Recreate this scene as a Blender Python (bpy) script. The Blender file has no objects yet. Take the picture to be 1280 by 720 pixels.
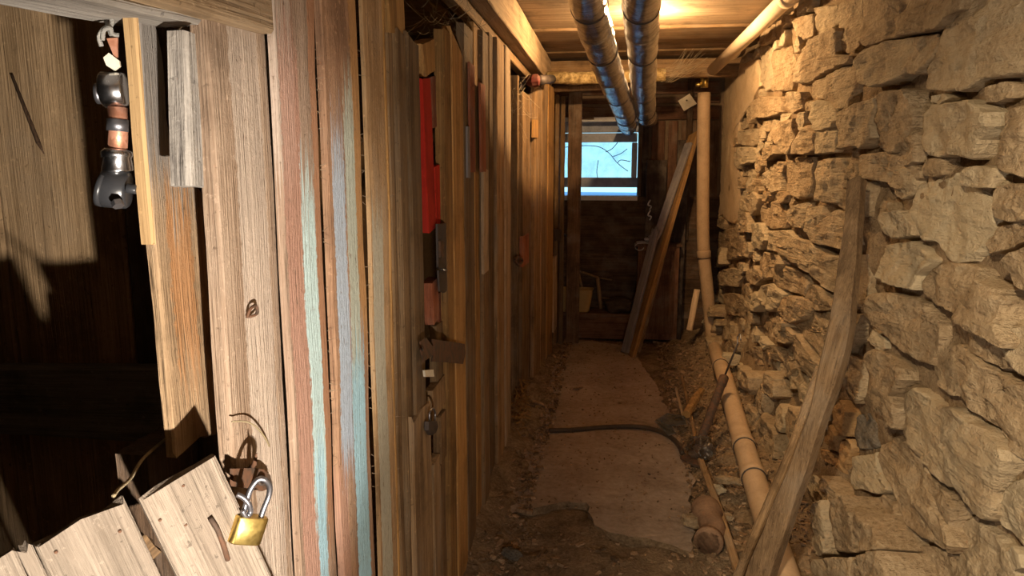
import bpy, bmesh, math, random
from mathutils import Vector, Matrix, noise
R = random.Random(7)
C = bpy.context.scene.collection
V = Vector
PI = math.pi

# ------------------------------------------------------------------ camera
EYE = V((0, 0, 1.5))
FPX = 900.0
th = math.atan(148 / FPX)
ps = math.atan(130 / FPX * math.cos(th))
c_r = V((math.cos(ps), math.sin(ps), 0))
c_w = V((-math.sin(ps) * math.cos(th), math.cos(ps) * math.cos(th), -math.sin(th)))
c_u = c_r.cross(c_w)
cam = bpy.data.cameras.new('camera')
cam.sensor_width = 36
cam.lens = FPX / 1280 * 36
cam.clip_start = 0.02
cam_o = bpy.data.objects.new('camera', cam)
C.objects.link(cam_o)
m = Matrix((c_r, c_u, -c_w)).transposed().to_4x4()
m.translation = EYE
cam_o.matrix_world = m
bpy.context.scene.camera = cam_o

# ------------------------------------------------------------------ sky, lights, exposure
S = bpy.context.scene
S.view_settings.view_transform = 'Standard'
S.view_settings.look = 'None'
S.view_settings.exposure = 0.12
S.view_settings.gamma = 1.0
S.view_settings.use_curve_mapping = False
w = bpy.data.worlds.new('sky')
S.world = w
w.use_nodes = True
nt = w.node_tree
bg = nt.nodes['Background']
tc = nt.nodes.new('ShaderNodeTexCoord')
sp = nt.nodes.new('ShaderNodeSeparateXYZ')
rp = nt.nodes.new('ShaderNodeValToRGB')
nt.links.new(tc.outputs['Generated'], sp.inputs[0])
nt.links.new(sp.outputs['Z'], rp.inputs[0])
rp.color_ramp.elements[0].position = 0.0
rp.color_ramp.elements[0].color = (0.42, 0.82, 1.0, 1)
rp.color_ramp.elements[1].position = 0.5
rp.color_ramp.elements[1].color = (0.14, 0.42, 0.90, 1)
nt.links.new(rp.outputs[0], bg.inputs[0])
bg.inputs[1].default_value = 1.6


def lamp(name, kind, loc, power, col, radius, aim=None, angle=None, blend=0.3):
    l = bpy.data.lights.new(name, kind)
    l.energy = power
    l.color = col
    l.shadow_soft_size = radius
    if kind == 'SPOT':
        l.spot_size = math.radians(angle)
        l.spot_blend = blend
    o = bpy.data.objects.new(name, l)
    C.objects.link(o)
    o.location = loc
    if aim is not None:
        o.rotation_euler = (V(aim) - V(loc)).to_track_quat('-Z', 'Y').to_euler()
    return o


# bare bulb under the ceiling, hidden behind the right duct, and a torch held low beside the camera
lamp('bulb_light', 'POINT', (0.165, 4.35, 2.33), 92, (1.0, 0.63, 0.30), 0.03)
lamp('torch_light', 'POINT', (0.09, 0.10, 1.0), 46, (1.0, 0.88, 0.74), 0.012)
lamp('torch_beam', 'SPOT', (0.09, 0.10, 1.0), 60, (1.0, 0.90, 0.78), 0.012, aim=(-0.73, 0.80, 1.17), angle=61, blend=0.30)
# added fill spot behind the viewer that brightens the near stone wall
lamp('stone_fill_light', 'SPOT', (-0.42, -0.40, 2.25), 330, (1.0, 0.78, 0.50), 0.05, aim=(0.95, 1.80, 0.90), angle=50, blend=0.9)


# ------------------------------------------------------------------ helpers
def ray(x, y):
    return c_r * ((x - 640) / FPX) + c_u * ((360 - y) / FPX) + c_w


def on(x, y, p, n):
    d = ray(x, y)
    return EYE + d * ((V(p) - EYE).dot(V(n)) / d.dot(V(n)))


def onX(x, y, X): return on(x, y, (X, 0, 0), (1, 0, 0))
def onY(x, y, Y): return on(x, y, (0, Y, 0), (0, 1, 0))
def onZ(x, y, Z=0.0): return on(x, y, (0, 0, Z), (0, 0, 1))


def tag(o, label=None, cat=None, group=None, kind=None):
    if label: o['label'] = label
    if cat: o['category'] = cat
    if group: o['group'] = group
    if kind: o['kind'] = kind
    return o


def empty(name, loc=(0, 0, 0), label=None, cat=None, kind=None, group=None):
    o = bpy.data.objects.new(name, None)
    o.empty_display_size = 0.05
    C.objects.link(o)
    o.location = loc
    return tag(o, label, cat, group, kind)


def world_of(o):
    mw = o.matrix_basis.copy()
    while o.parent:
        mw = o.parent.matrix_basis @ mw if o.matrix_parent_inverse == Matrix() else o.parent.matrix_basis @ o.matrix_parent_inverse @ mw
        o = o.parent
    return mw


def link(name, me, mat, parent=None, M=None, smooth=False):
    o = bpy.data.objects.new(name, me)
    C.objects.link(o)
    if mat is not None and not me.materials:
        me.materials.append(mat)
    if smooth:
        for p in me.polygons: p.use_smooth = True
    M = M or Matrix()
    if parent is not None:
        o.parent = parent
        M = world_of(parent).inverted() @ M
    o.matrix_basis = M
    return o


def mesh_of(vs, fs, name='m'):
    me = bpy.data.meshes.new(name)
    me.from_pydata([tuple(v) for v in vs], [], fs)
    me.update()
    return me


def bm_mesh(bm, name='m'):
    bmesh.ops.recalc_face_normals(bm, faces=bm.faces)
    me = bpy.data.meshes.new(name)
    bm.to_mesh(me)
    bm.free()
    return me


def centred(me):
    """origin of a world-space mesh to its middle"""
    n = len(me.vertices)
    c = V((0, 0, 0))
    for v in me.vertices: c += v.co
    c /= max(n, 1)
    me.transform(Matrix.Translation(-c))
    return Matrix.Translation(c)


def tube_mesh(pts, rad, seg=10, cap=True, wob=0.0, name='tube'):
    """pts world points, rad number or list"""
    pts = [V(p) for p in pts]
    n = len(pts)
    rads = rad if isinstance(rad, (list, tuple)) else [rad] * n
    vs, fs = [], []
    up = None
    for i, p in enumerate(pts):
        d = (pts[min(i + 1, n - 1)] - pts[max(i - 1, 0)]).normalized()
        if up is None:
            up = d.orthogonal().normalized()
        up = (up - d * up.dot(d)).normalized()
        s = d.cross(up)
        for k in range(seg):
            a = 2 * PI * k / seg
            rr = rads[i]
            if wob:
                q = p * 9 + V((math.cos(a), math.sin(a), 0)) * 2.2
                rr *= 1 + wob * noise.noise(q * 1.0) + wob * .6 * noise.noise(q * 3.1)
            vs.append(p + (up * math.cos(a) + s * math.sin(a)) * rr)
    for i in range(n - 1):
        for k in range(seg):
            a = i * seg + k
            b = i * seg + (k + 1) % seg
            fs.append((a, b, b + seg, a + seg))
    if cap:
        fs.append(tuple(reversed(range(seg))))
        fs.append(tuple(range((n - 1) * seg, n * seg)))
    return mesh_of(vs, fs, name)


def spline(pts, k=6):
    pts = [V(p) for p in pts]
    out = []
    for i in range(len(pts) - 1):
        p0 = pts[max(i - 1, 0)]; p1 = pts[i]; p2 = pts[i + 1]; p3 = pts[min(i + 2, len(pts) - 1)]
        for j in range(k):
            t = j / k
            out.append(0.5 * ((2 * p1) + (p2 - p0) * t + (2 * p0 - 5 * p1 + 4 * p2 - p3) * t * t + (3 * p1 - p0 - 3 * p2 + p3) * t ** 3))
    out.append(pts[-1])
    return out


def tube(name, pts, rad, mat, parent=None, seg=10, smooth=True, wob=0.0, cap=True):
    me = tube_mesh(pts, rad, seg, cap, wob)
    M = centred(me)
    return link(name, me, mat, parent, M, smooth)


def box_mesh(sx, sy, sz, bev=0.0, jit=0.0):
    bm = bmesh.new()
    bmesh.ops.create_cube(bm, size=1)
    for v in bm.verts:
        v.co = V((v.co.x * sx + R.uniform(-jit, jit), v.co.y * sy + R.uniform(-jit, jit), v.co.z * sz + R.uniform(-jit, jit)))
    if bev:
        bmesh.ops.bevel(bm, geom=bm.edges[:], offset=bev, segments=2, affect='EDGES')
    return bm_mesh(bm)


def frame(x, z, origin):
    """matrix with local X = x (normal), local Z = z (length)"""
    z = V(z).normalized()
    x = V(x)
    x = (x - z * x.dot(z)).normalized()
    y = z.cross(x)
    Mx = Matrix((x, y, z)).transposed().to_4x4()
    Mx.translation = origin
    return Mx


def plank(name, parent, mat, bl, br, tr, tl, thick=0.025, normal=(1, 0, 0), wob=0.0025, seg=None,
          top=None, bottom=None, jag=0.0, bow=0.0, prof=None):
    """a board: front face corners in world space, thickness behind; local Z is the grain.
    top / bottom: 5 offsets across the width (m); prof(t, s) shifts the two edges (fraction of width)."""
    bl, br, tr, tl = V(bl), V(br), V(tr), V(tl)
    bc, tcn = (bl + br) / 2, (tl + tr) / 2
    M = frame(normal, tcn - bc, bc)
    Mi = M.inverted()
    l = [Mi @ p for p in (bl, br, tr, tl)]
    L = (tcn - bc).length
    n = seg or max(4, min(22, int(L / 0.09)))
    cols = 5
    seed = R.uniform(0, 99)
    ch = min(0.004, thick * .2)
    vs = []
    for i in range(n + 1):
        t = i / n
        y0 = l[0].y + (l[3].y - l[0].y) * t
        y1 = l[1].y + (l[2].y - l[1].y) * t
        wd = y1 - y0
        e0 = noise.noise(V((seed, t * L * 5, 0))) * wob + noise.noise(V((seed, t * L * 22, 3))) * wob * .5
        e1 = noise.noise(V((seed + 9, t * L * 5, 0))) * wob + noise.noise(V((seed + 9, t * L * 22, 3))) * wob * .5
        if prof:
            a, b = prof(t)
            e0 += a * wd; e1 += b * wd
        y0 += e0; y1 += e1
        bx = bow * math.sin(PI * t) + noise.noise(V((seed + 4, t * L * 3, 0))) * wob
        z0 = L * t
        ring = []
        sg = 1 if wd > 0 else -1
        for front in (1, 0):
            for k in range(cols):
                s = k / (cols - 1)
                if not front: s = 1 - s
                dz = 0
                kk = k if front else cols - 1 - k
                if i == 0:
                    dz = (bottom[kk] if bottom else 0) + (R.uniform(-jag, jag) if jag else R.uniform(-.002, .002))
                if i == n:
                    dz = (top[kk] if top else 0) + (R.uniform(-jag, jag) if jag else R.uniform(-.002, .002))
                yy = y0 + (y1 - y0) * s
                xx = bx if front else bx - thick
                if front and k in (0, cols - 1):
                    xx -= ch
                    yy += 0
                elif front:
                    if k == 1: yy = y0 + ch * sg * 1.2
                    if k == 3: yy = y1 - ch * sg * 1.2
                    xx += noise.noise(V((seed + k * 3.1, t * L * 8, 1))) * wob * .5
                ring.append(V((xx, yy, z0 + dz)))
        vs += ring
    m_ = cols * 2
    fs = []
    for i in range(n):
        for k in range(m_):
            a = i * m_ + k
            b = i * m_ + (k + 1) % m_
            fs.append((a, b, b + m_, a + m_))
    for i0 in (0, n * m_):
        for k in range(cols - 1):
            fs.append((i0 + k, i0 + m_ - 1 - k, i0 + m_ - 2 - k, i0 + k + 1))
    bm = bmesh.new()
    bv = [bm.verts.new(v) for v in vs]
    for f in fs:
        try: bm.faces.new([bv[i] for i in f])
        except ValueError: pass
    me = bm_mesh(bm)
    return link(name, me, mat, parent, M)


# ------------------------------------------------------------------ materials
def nodes(name):
    mt = bpy.data.materials.new(name)
    mt.use_nodes = True
    t = mt.node_tree
    return mt, t, t.nodes['Principled BSDF'], t.nodes['Material Output']


def nd(t, typ, ins=None, **kw):
    n = t.nodes.new(typ)
    for k, v in kw.items(): setattr(n, k, v)
    for k, v in (ins or {}).items():
        if isinstance(v, bpy.types.NodeSocket): t.links.new(v, n.inputs[k])
        else: n.inputs[k].default_value = v
    return n


def math_(t, op, a, b=0.0, clamp=False):
    n = nd(t, 'ShaderNodeMath', {0: a, 1: b}, operation=op)
    n.use_clamp = clamp
    return n.outputs[0]


def mixc(t, f, a, b, blend='MIX'):
    n = nd(t, 'ShaderNodeMix', data_type='RGBA', blend_type=blend)
    for k, v in ((0, f), (6, a), (7, b)):
        if isinstance(v, bpy.types.NodeSocket): t.links.new(v, n.inputs[k])
        else: n.inputs[k].default_value = v if k == 0 else (*v[:3], 1)
    return n.outputs[2]


def ramp(t, f, stops):
    n = nd(t, 'ShaderNodeValToRGB', {0: f})
    cr = n.color_ramp
    while len(cr.elements) < len(stops): cr.elements.new(0.5)
    for e, (p, c) in zip(cr.elements, stops):
        e.position = p
        e.color = (*c, 1) if len(c) == 3 else c
    return n.outputs[0]


def smooth(t, x, a, b):
    n = nd(t, 'ShaderNodeMapRange', {0: x, 1: a, 2: b, 3: 0.0, 4: 1.0}, interpolation_type='SMOOTHSTEP')
    return n.outputs[0]


def wood(name, dark, light, streaks=(), rough=0.85, bump=0.95, scale=1.0, dirt=0.35, vary=0.7):
    """grain along local Z; streaks: (y0,y1,z0,z1,colour,amount) in local metres = paint and wear with its own shape"""
    mt, t, bs, out = nodes(name)
    co = nd(t, 'ShaderNodeTexCoord').outputs['Object']
    rnd = nd(t, 'ShaderNodeObjectInfo').outputs['Random']
    off = nd(t, 'ShaderNodeCombineXYZ', {0: math_(t, 'MULTIPLY', rnd, 37.0), 1: math_(t, 'MULTIPLY', rnd, 91.0), 2: math_(t, 'MULTIPLY', rnd, 53.0)}).outputs[0]
    p = nd(t, 'ShaderNodeVectorMath', {0: co, 1: off}, operation='ADD').outputs[0]
    ps_ = nd(t, 'ShaderNodeMapping', {0: p, 3: (18 * scale, 18 * scale, 0.9 * scale)}).outputs[0]
    g1 = nd(t, 'ShaderNodeTexNoise', {'Vector': ps_, 'Scale': 1.6, 'Detail': 5.0, 'Roughness': .6, 'Distortion': .6}).outputs[0]
    pf = nd(t, 'ShaderNodeMapping', {0: p, 3: (150 * scale, 150 * scale, 3.0 * scale)}).outputs[0]
    g2 = nd(t, 'ShaderNodeTexNoise', {'Vector': pf, 'Scale': 2.0, 'Detail': 4.0, 'Roughness': .65}).outputs[0]
    big = nd(t, 'ShaderNodeTexNoise', {'Vector': p, 'Scale': 5.0, 'Detail': 6.0, 'Roughness': .62}).outputs[0]
    fine = nd(t, 'ShaderNodeTexNoise', {'Vector': p, 'Scale': 70.0, 'Detail': 4.0, 'Roughness': .7}).outputs[0]
    mixg = math_(t, 'ADD', math_(t, 'MULTIPLY', g1, .55), math_(t, 'MULTIPLY', g2, .45))
    col = ramp(t, mixg, [(.37, dark), (.49, tuple((a + b) / 2 for a, b in zip(dark, light))), (.60, light)])
    # dark cracks along the grain
    crack = smooth(t, g2, .38, .28)
    col = mixc(t, math_(t, 'MULTIPLY', crack, .75), col, tuple(c * .25 for c in dark))
    # dust and grey weathering
    col = mixc(t, math_(t, 'MULTIPLY', smooth(t, big, .45, .72), dirt), col, (.30, .26, .21))
    col = mixc(t, math_(t, 'MULTIPLY', smooth(t, big, .50, .28), .55), col, tuple(c * .45 for c in dark))
    val = math_(t, 'ADD', .97 - vary / 2, math_(t, 'MULTIPLY', rnd, vary))
    specks = smooth(t, fine, .60, .70)
    col = mixc(t, math_(t, 'MULTIPLY', specks, .45), col, tuple(min(1, c * 1.35) for c in light))
    pits = smooth(t, fine, .38, .30)
    col = mixc(t, math_(t, 'MULTIPLY', pits, .6), col, tuple(c * .4 for c in dark))
    col = nd(t, 'ShaderNodeHueSaturation', {'Value': val, 'Color': col}).outputs[0]
    sx = nd(t, 'ShaderNodeSeparateXYZ', {0: co})
    for (y0, y1, z0, z1, c, amt) in streaks:
        e = math_(t, 'MULTIPLY', math_(t, 'SUBTRACT', g1, .5), 0.03)
        e2 = math_(t, 'MULTIPLY', math_(t, 'SUBTRACT', fine, .5), 0.022)
        yy = math_(t, 'ADD', math_(t, 'ADD', sx.outputs[1], e), e2)
        zz = math_(t, 'ADD', sx.outputs[2], math_(t, 'MULTIPLY', math_(t, 'SUBTRACT', g2, .5), .5))
        f = math_(t, 'MULTIPLY', smooth(t, yy, y0 - .002, y0 + .003), smooth(t, yy, y1 + .003, y1 - .002))
        f = math_(t, 'MULTIPLY', f, smooth(t, zz, z0 - .05, z0 + .05))
        f = math_(t, 'MULTIPLY', f, smooth(t, zz, z1 + .05, z1 - .05))
        wear = smooth(t, math_(t, 'ADD', math_(t, 'MULTIPLY', fine, .6), math_(t, 'MULTIPLY', g2, .4)), .32, .42)
        f = math_(t, 'MULTIPLY', math_(t, 'MULTIPLY', f, wear), amt)
        cc = mixc(t, fine, tuple(x * .8 for x in c), tuple(min(1, x * 1.2) for x in c))
        col = mixc(t, f, col, cc)
    t.links.new(col, bs.inputs['Base Color'])
    bs.inputs['Roughness'].default_value = rough
    bs.inputs['Specular IOR Level'].default_value = .25
    h = math_(t, 'ADD', math_(t, 'MULTIPLY', g2, .7), math_(t, 'ADD', math_(t, 'MULTIPLY', g1, .5), math_(t, 'MULTIPLY', fine, .35)))
    b = nd(t, 'ShaderNodeBump', {'Strength': bump, 'Distance': .006, 'Height': h})
    t.links.new(b.outputs[0], bs.inputs['Normal'])
    return mt


def mineral(name, stops, scale=6.0, bump=.8, dist=.012, rough=.92, rand=.35, alt=None, layered=False, island=False, space='Object'):
    mt, t, bs, out = nodes(name)
    co = nd(t, 'ShaderNodeTexCoord').outputs[space]
    rnd = nd(t, 'ShaderNodeObjectInfo').outputs['Random'] if not island else nd(t, 'ShaderNodeNewGeometry').outputs['Random Per Island']
    off = nd(t, 'ShaderNodeCombineXYZ', {0: math_(t, 'MULTIPLY', rnd, 37.0), 1: math_(t, 'MULTIPLY', rnd, 91.0), 2: math_(t, 'MULTIPLY', rnd, 53.0)}).outputs[0]
    p = nd(t, 'ShaderNodeVectorMath', {0: co, 1: off}, operation='ADD').outputs[0]
    n1 = nd(t, 'ShaderNodeTexNoise', {'Vector': p, 'Scale': scale, 'Detail': 8.0, 'Roughness': .65, 'Distortion': .4}).outputs[0]
    n2 = nd(t, 'ShaderNodeTexNoise', {'Vector': p, 'Scale': scale * 9, 'Detail': 6.0, 'Roughness': .7}).outputs[0]
    lay = nd(t, 'ShaderNodeMapping', {0: p, 3: (scale * 1.2, scale * .8, scale * 6)}).outputs[0]
    n3 = nd(t, 'ShaderNodeTexNoise', {'Vector': lay, 'Scale': 1.0, 'Detail': 5.0, 'Roughness': .6}).outputs[0]
    mx = math_(t, 'ADD', math_(t, 'MULTIPLY', n1, .55), math_(t, 'MULTIPLY', n2, .45))
    col = ramp(t, mx, stops)
    if layered: col = mixc(t, math_(t, 'MULTIPLY', smooth(t, n2, .42, .30), .65), col, tuple(x * .5 for x in stops[0][1]))
    if alt: col = mixc(t, smooth(t, math_(t, 'ADD', math_(t, 'MULTIPLY', rnd, .6), math_(t, 'MULTIPLY', n1, .5)), .45, .85), col, alt)
    val = math_(t, 'ADD', 1 - rand / 2, math_(t, 'MULTIPLY', rnd, rand))
    col = nd(t, 'ShaderNodeHueSaturation', {'Value': val, 'Color': col}).outputs[0]
    t.links.new(col, bs.inputs['Base Color'])
    bs.inputs['Roughness'].default_value = rough
    bs.inputs['Specular IOR Level'].default_value = .2
    h = math_(t, 'ADD', math_(t, 'MULTIPLY', n2, .5), math_(t, 'ADD', math_(t, 'MULTIPLY', n1, .6), math_(t, 'MULTIPLY', n3, .9 if layered else .0)))
    b = nd(t, 'ShaderNodeBump', {'Strength': bump, 'Distance': dist, 'Height': h})
    t.links.new(b.outputs[0], bs.inputs['Normal'])
    return mt


def metal(name, col, rough=.35, metallic=1.0, rust=None, scale=30, bump=.2):
    mt, t, bs, out = nodes(name)
    co = nd(t, 'ShaderNodeTexCoord').outputs['Object']
    n1 = nd(t, 'ShaderNodeTexNoise', {'Vector': co, 'Scale': scale, 'Detail': 6.0, 'Roughness': .65}).outputs[0]
    c = mixc(t, n1, tuple(x * .75 for x in col), tuple(min(1, x * 1.2) for x in col))
    if rust:
        f = smooth(t, n1, .42, .58)
        c = mixc(t, f, c, rust)
        t.links.new(math_(t, 'MULTIPLY', math_(t, 'SUBTRACT', 1.0, f), metallic), bs.inputs['Metallic'])
    else:
        bs.inputs['Metallic'].default_value = metallic
    t.links.new(c, bs.inputs['Base Color'])
    t.links.new(math_(t, 'ADD', rough - .1, math_(t, 'MULTIPLY', n1, .25)), bs.inputs['Roughness'])
    b = nd(t, 'ShaderNodeBump', {'Strength': bump, 'Distance': .004, 'Height': n1})
    t.links.new(b.outputs[0], bs.inputs['Normal'])
    return mt


W = {
    'brown': wood('wood_brown', (.10, .058, .028), (.30, .18, .085)),
    'mid': wood('wood_mid', (.14, .082, .040), (.38, .24, .12)),
    'orange': wood('wood_orange', (.22, .115, .040), (.52, .29, .10), dirt=.15),
    'pale': wood('wood_pale', (.30, .21, .13), (.60, .45, .30), dirt=.2),
    'fresh': wood('wood_fresh', (.36, .22, .10), (.56, .37, .18), dirt=.08, bump=.3),
    'grey': wood('wood_grey', (.19, .17, .155), (.48, .44, .39), dirt=.5),
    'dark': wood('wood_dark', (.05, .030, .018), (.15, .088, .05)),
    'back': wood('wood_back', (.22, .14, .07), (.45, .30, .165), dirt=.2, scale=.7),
    'black': wood('wood_black', (.02, .014, .012), (.06, .042, .035)),
    'red': wood('painted_red', (.50, .022, .012), (.70, .040, .020), dirt=.04, bump=.15),
    'rust': wood('wood_russet', (.16, .05, .025), (.36, .12, .06)),
    'ceil': wood('wood_ceiling', (.22, .145, .08), (.46, .33, .20), dirt=.15, scale=.8),
    'end': wood('wood_end', (.075, .035, .02), (.21, .105, .06)),
    'lav': wood('wood_pale_grey', (.14, .125, .13), (.29, .265, .27), vary=.2),
}
STONE = mineral('stone', [(.30, (.19, .13, .075)), (.46, (.38, .275, .165)), (.60, (.56, .43, .28)), (.75, (.68, .56, .40))],
                scale=7, alt=(.46, .38, .26), layered=True, bump=1.0, dist=.03)
STONE_O = mineral('stone_ochre', [(.3, (.17, .095, .045)), (.5, (.36, .22, .10)), (.7, (.48, .32, .17))], scale=9, layered=True, bump=1.0, dist=.015)
STONE_D = mineral('stone_dark', [(.3, (.07, .06, .05)), (.5, (.15, .13, .105)), (.7, (.26, .23, .19))], scale=9, layered=True, bump=1.0, dist=.015)
MORTAR = mineral('mortar', [(.30, (.13, .085, .05)), (.48, (.30, .21, .125)), (.66, (.48, .36, .22))], scale=14, bump=1.0, dist=.03, rand=0)
PLASTER = mineral('plaster', [(.30, (.40, .29, .17)), (.5, (.58, .44, .28)), (.7, (.68, .54, .37))], scale=9, bump=.9, dist=.012)
DIRT = mineral('dirt', [(.32, (.08, .052, .03)), (.47, (.22, .15, .088)), (.62, (.38, .275, .17))], scale=9, bump=1.0, dist=.03, rand=0)
SLAB = mineral('concrete', [(.32, (.14, .098, .066)), (.44, (.29, .22, .165)), (.56, (.38, .30, .235)), (.72, (.52, .43, .34))], scale=3.5, bump=.5, dist=.012, rand=0)
CHIPS = mineral('chips', [(.30, (.09, .055, .03)), (.5, (.24, .155, .09)), (.7, (.46, .33, .21))], scale=12, rand=1.1, island=True)
SHELL = mineral('shell', [(.3, (.11, .075, .048)), (.7, (.20, .14, .09))], scale=5, rand=0)
PIPE = mineral('pipe_painted', [(.30, (.32, .22, .135)), (.5, (.44, .31, .195)), (.7, (.50, .36, .235))], scale=9, bump=.3, dist=.003, rough=.6, rand=.1)
PIPEW = mineral('pipe_pale', [(.30, (.55, .42, .28)), (.5, (.68, .54, .38)), (.7, (.74, .60, .44))], scale=9, bump=.15, dist=.003, rough=.5, rand=.1)
RUST = metal('rusted_iron', (.10, .065, .045), .75, .4, rust=(.13, .06, .03), scale=40, bump=.5)
IRON = metal('dark_iron', (.09, .075, .07), .6, .7, rust=(.07, .05, .04), scale=50)
BRASS = metal('brass', (.80, .60, .20), .32, 1.0, scale=120, bump=.05)
STEEL = metal('bright_steel', (.62, .63, .66), .22, 1.0, scale=60, bump=.05)
SHACK = metal('grey_steel', (.30, .30, .33), .35, .9, scale=60, bump=.1)
COPPER = metal('copper', (.72, .33, .20), .45, .8, rust=(.42, .20, .13), scale=50)
BLACKP = metal('black_plastic', (.035, .036, .04), .3, 0.0, scale=40, bump=.1)
CARD = mineral('card', [(.3, (.50, .44, .34)), (.6, (.66, .60, .48))], scale=20, bump=.1)
TWINE = mineral('twine', [(.3, (.34, .25, .13)), (.6, (.52, .42, .26))], scale=60)
GREYW = mineral('wire_insulation', [(.3, (.30, .29, .27)), (.6, (.48, .46, .42))], scale=60)
TUB = mineral('tan_plastic', [(.3, (.46, .30, .12)), (.6, (.56, .38, .16))], scale=10, bump=.1, rough=.5)
FRAMEW = mineral('white_paint', [(.3, (.42, .42, .44)), (.5, (.62, .62, .64)), (.7, (.74, .74, .76))], scale=14, bump=.4, dist=.004, rough=.6)
CLOTH = mineral('grey_cloth', [(.3, (.32, .32, .36)), (.6, (.52, .52, .56))], scale=14, bump=.4)
CLAY = mineral('clay', [(.3, (.12, .07, .045)), (.6, (.27, .165, .10))], scale=12, bump=.4)
LAG = mineral('lagging', [(.36, (.10, .065, .035)), (.5, (.45, .31, .13)), (.62, (.85, .68, .36))], scale=26, bump=1.0, dist=.02)
RUBBER = mineral('hose_rubber', [(.3, (.045, .032, .022)), (.6, (.09, .06, .04))], scale=20, bump=.2, rough=.55)
REDV = metal('red_valve', (.13, .022, .016), .6, .2, rust=(.11, .04, .028))


def foil():
    mt, t, bs, out = nodes('foil')
    co = nd(t, 'ShaderNodeTexCoord').outputs['Object']
    co = nd(t, 'ShaderNodeMapping', {0: co, 3: (.45, 2.6, .45)}).outputs[0]
    a = nd(t, 'ShaderNodeTexNoise', {'Vector': co, 'Scale': 16.0, 'Detail': 5.0, 'Roughness': .6, 'Distortion': .8}).outputs[0]
    b_ = nd(t, 'ShaderNodeTexVoronoi', {'Vector': co, 'Scale': 34.0}, feature='DISTANCE_TO_EDGE').outputs[0]
    h = math_(t, 'ADD', a, math_(t, 'MULTIPLY', b_, .5))
    b = nd(t, 'ShaderNodeBump', {'Strength': .75, 'Distance': .014, 'Height': h})
    t.links.new(b.outputs[0], bs.inputs['Normal'])
    c = mixc(t, smooth(t, a, .3, .6), (.42, .40, .38), (.78, .78, .80))
    t.links.new(c, bs.inputs['Base Color'])
    bs.inputs['Metallic'].default_value = .95
    bs.inputs['Roughness'].default_value = .22
    return mt


FOIL = foil()


def glass(name, tint=(.9, .96, .98), dust=.25):
    mt, t, bs, out = nodes(name)
    tr = nd(t, 'ShaderNodeBsdfTransparent', {0: (*tint, 1)})
    gl = nd(t, 'ShaderNodeBsdfGlossy', {0: (.8, .8, .8, 1), 'Roughness': .35 if dust > .3 else .08})
    df = nd(t, 'ShaderNodeBsdfTranslucent', {0: (.7, .75, .78, 1)})
    co = nd(t, 'ShaderNodeTexCoord').outputs['Object']
    n1 = nd(t, 'ShaderNodeTexNoise', {'Vector': co, 'Scale': 9.0, 'Detail': 7.0}).outputs[0]
    m1 = nd(t, 'ShaderNodeMixShader', {0: math_(t, 'MULTIPLY', smooth(t, n1, .3, .8), dust), 1: tr.outputs[0], 2: df.outputs[0]})
    m2 = nd(t, 'ShaderNodeMixShader', {0: .06, 1: m1.outputs[0], 2: gl.outputs[0]})
    t.links.new(m2.outputs[0], out.inputs[0])
    return mt


GLASS = glass('dusty_glass')

# ------------------------------------------------------------------ setting: shell
def slab_box(name, lo, hi, mat, parent=None):
    lo, hi = V(lo), V(hi)
    me = box_mesh(*(hi - lo))
    return link(name, me, mat, parent, Matrix.Translation((lo + hi) / 2))


ZC = 2.38
XW = 0.92          # stone wall plane
YE = 6.70          # end wall

ceiling = empty('ceiling', (0, 3, ZC), 'low ceiling of wide dusty planks running across the passage', kind='structure')
y = -0.9
k = 0
while y < 7.2:
    wd = [.46, .52, .40, .55, .44][k % 5]
    z = ZC + [0, .012, -.004, .018, .006][k % 5]
    plank('plank', ceiling, W['ceil'] if y < 4.7 else W['mid'], (1.25, y + wd - .008, z), (1.25, y, z), (-2.0, y, z), (-2.0, y + wd - .008, z), .03, (0, 0, -1), seg=16)
    y += wd; k += 1
slab_box('floor_above', (-2.05, -1, ZC + .06), (1.3, 7.3, ZC + .12), SHELL)['kind'] = 'structure'
bpy.data.objects['floor_above'].name = 'ceiling_deck'
for nm, lo, hi in (('wall_back', (-2.05, -1.06, -.2), (1.3, -1.0, ZC + .1)), ('wall_far_left', (-2.11, -1.0, -.2), (-2.05, 7.3, ZC + .1)),
                   ('wall_outer', (1.22, -1.0, -.2), (1.28, 7.3, ZC + .1)),
                   ('wall_end_left', (-2.05, 6.74, -.2), (-.52, 6.84, ZC + .1)), ('wall_end_right', (.24, 6.74, -.2), (1.25, 6.84, ZC + .1)),
                   ('wall_end_above', (-.60, 6.74, 1.93), (.30, 6.84, ZC + .1)), ('wall_end_below', (-.60, 6.74, -.2), (.30, 6.84, 1.22))):
    tag(slab_box(nm, lo, hi, SHELL), kind='structure')

# ------------------------------------------------------------------ ground + slab
def ground_h(x, y):
    n = noise.fractal(V((x * 3.1, y * 3.1, 4.2)), .6, 2.1, 5)
    f = noise.noise(V((x * 19, y * 19, 1.7))) * .5 + noise.noise(V((x * 43, y * 43, 8.1))) * .3
    h = -.030 + n * .024 + f * .010
    rr = max(0, min(1, (x - .36) / .55))
    h += (rr ** 1.3) * .11 + (noise.noise(V((x * 11, y * 11, 3))) * .03 if rr > 0 else 0) * min(1, rr * 4)
    ll = max(0, min(1, (-.34 - x) / .2))
    h += ll * (.075 + .02 * f)
    return h


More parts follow.
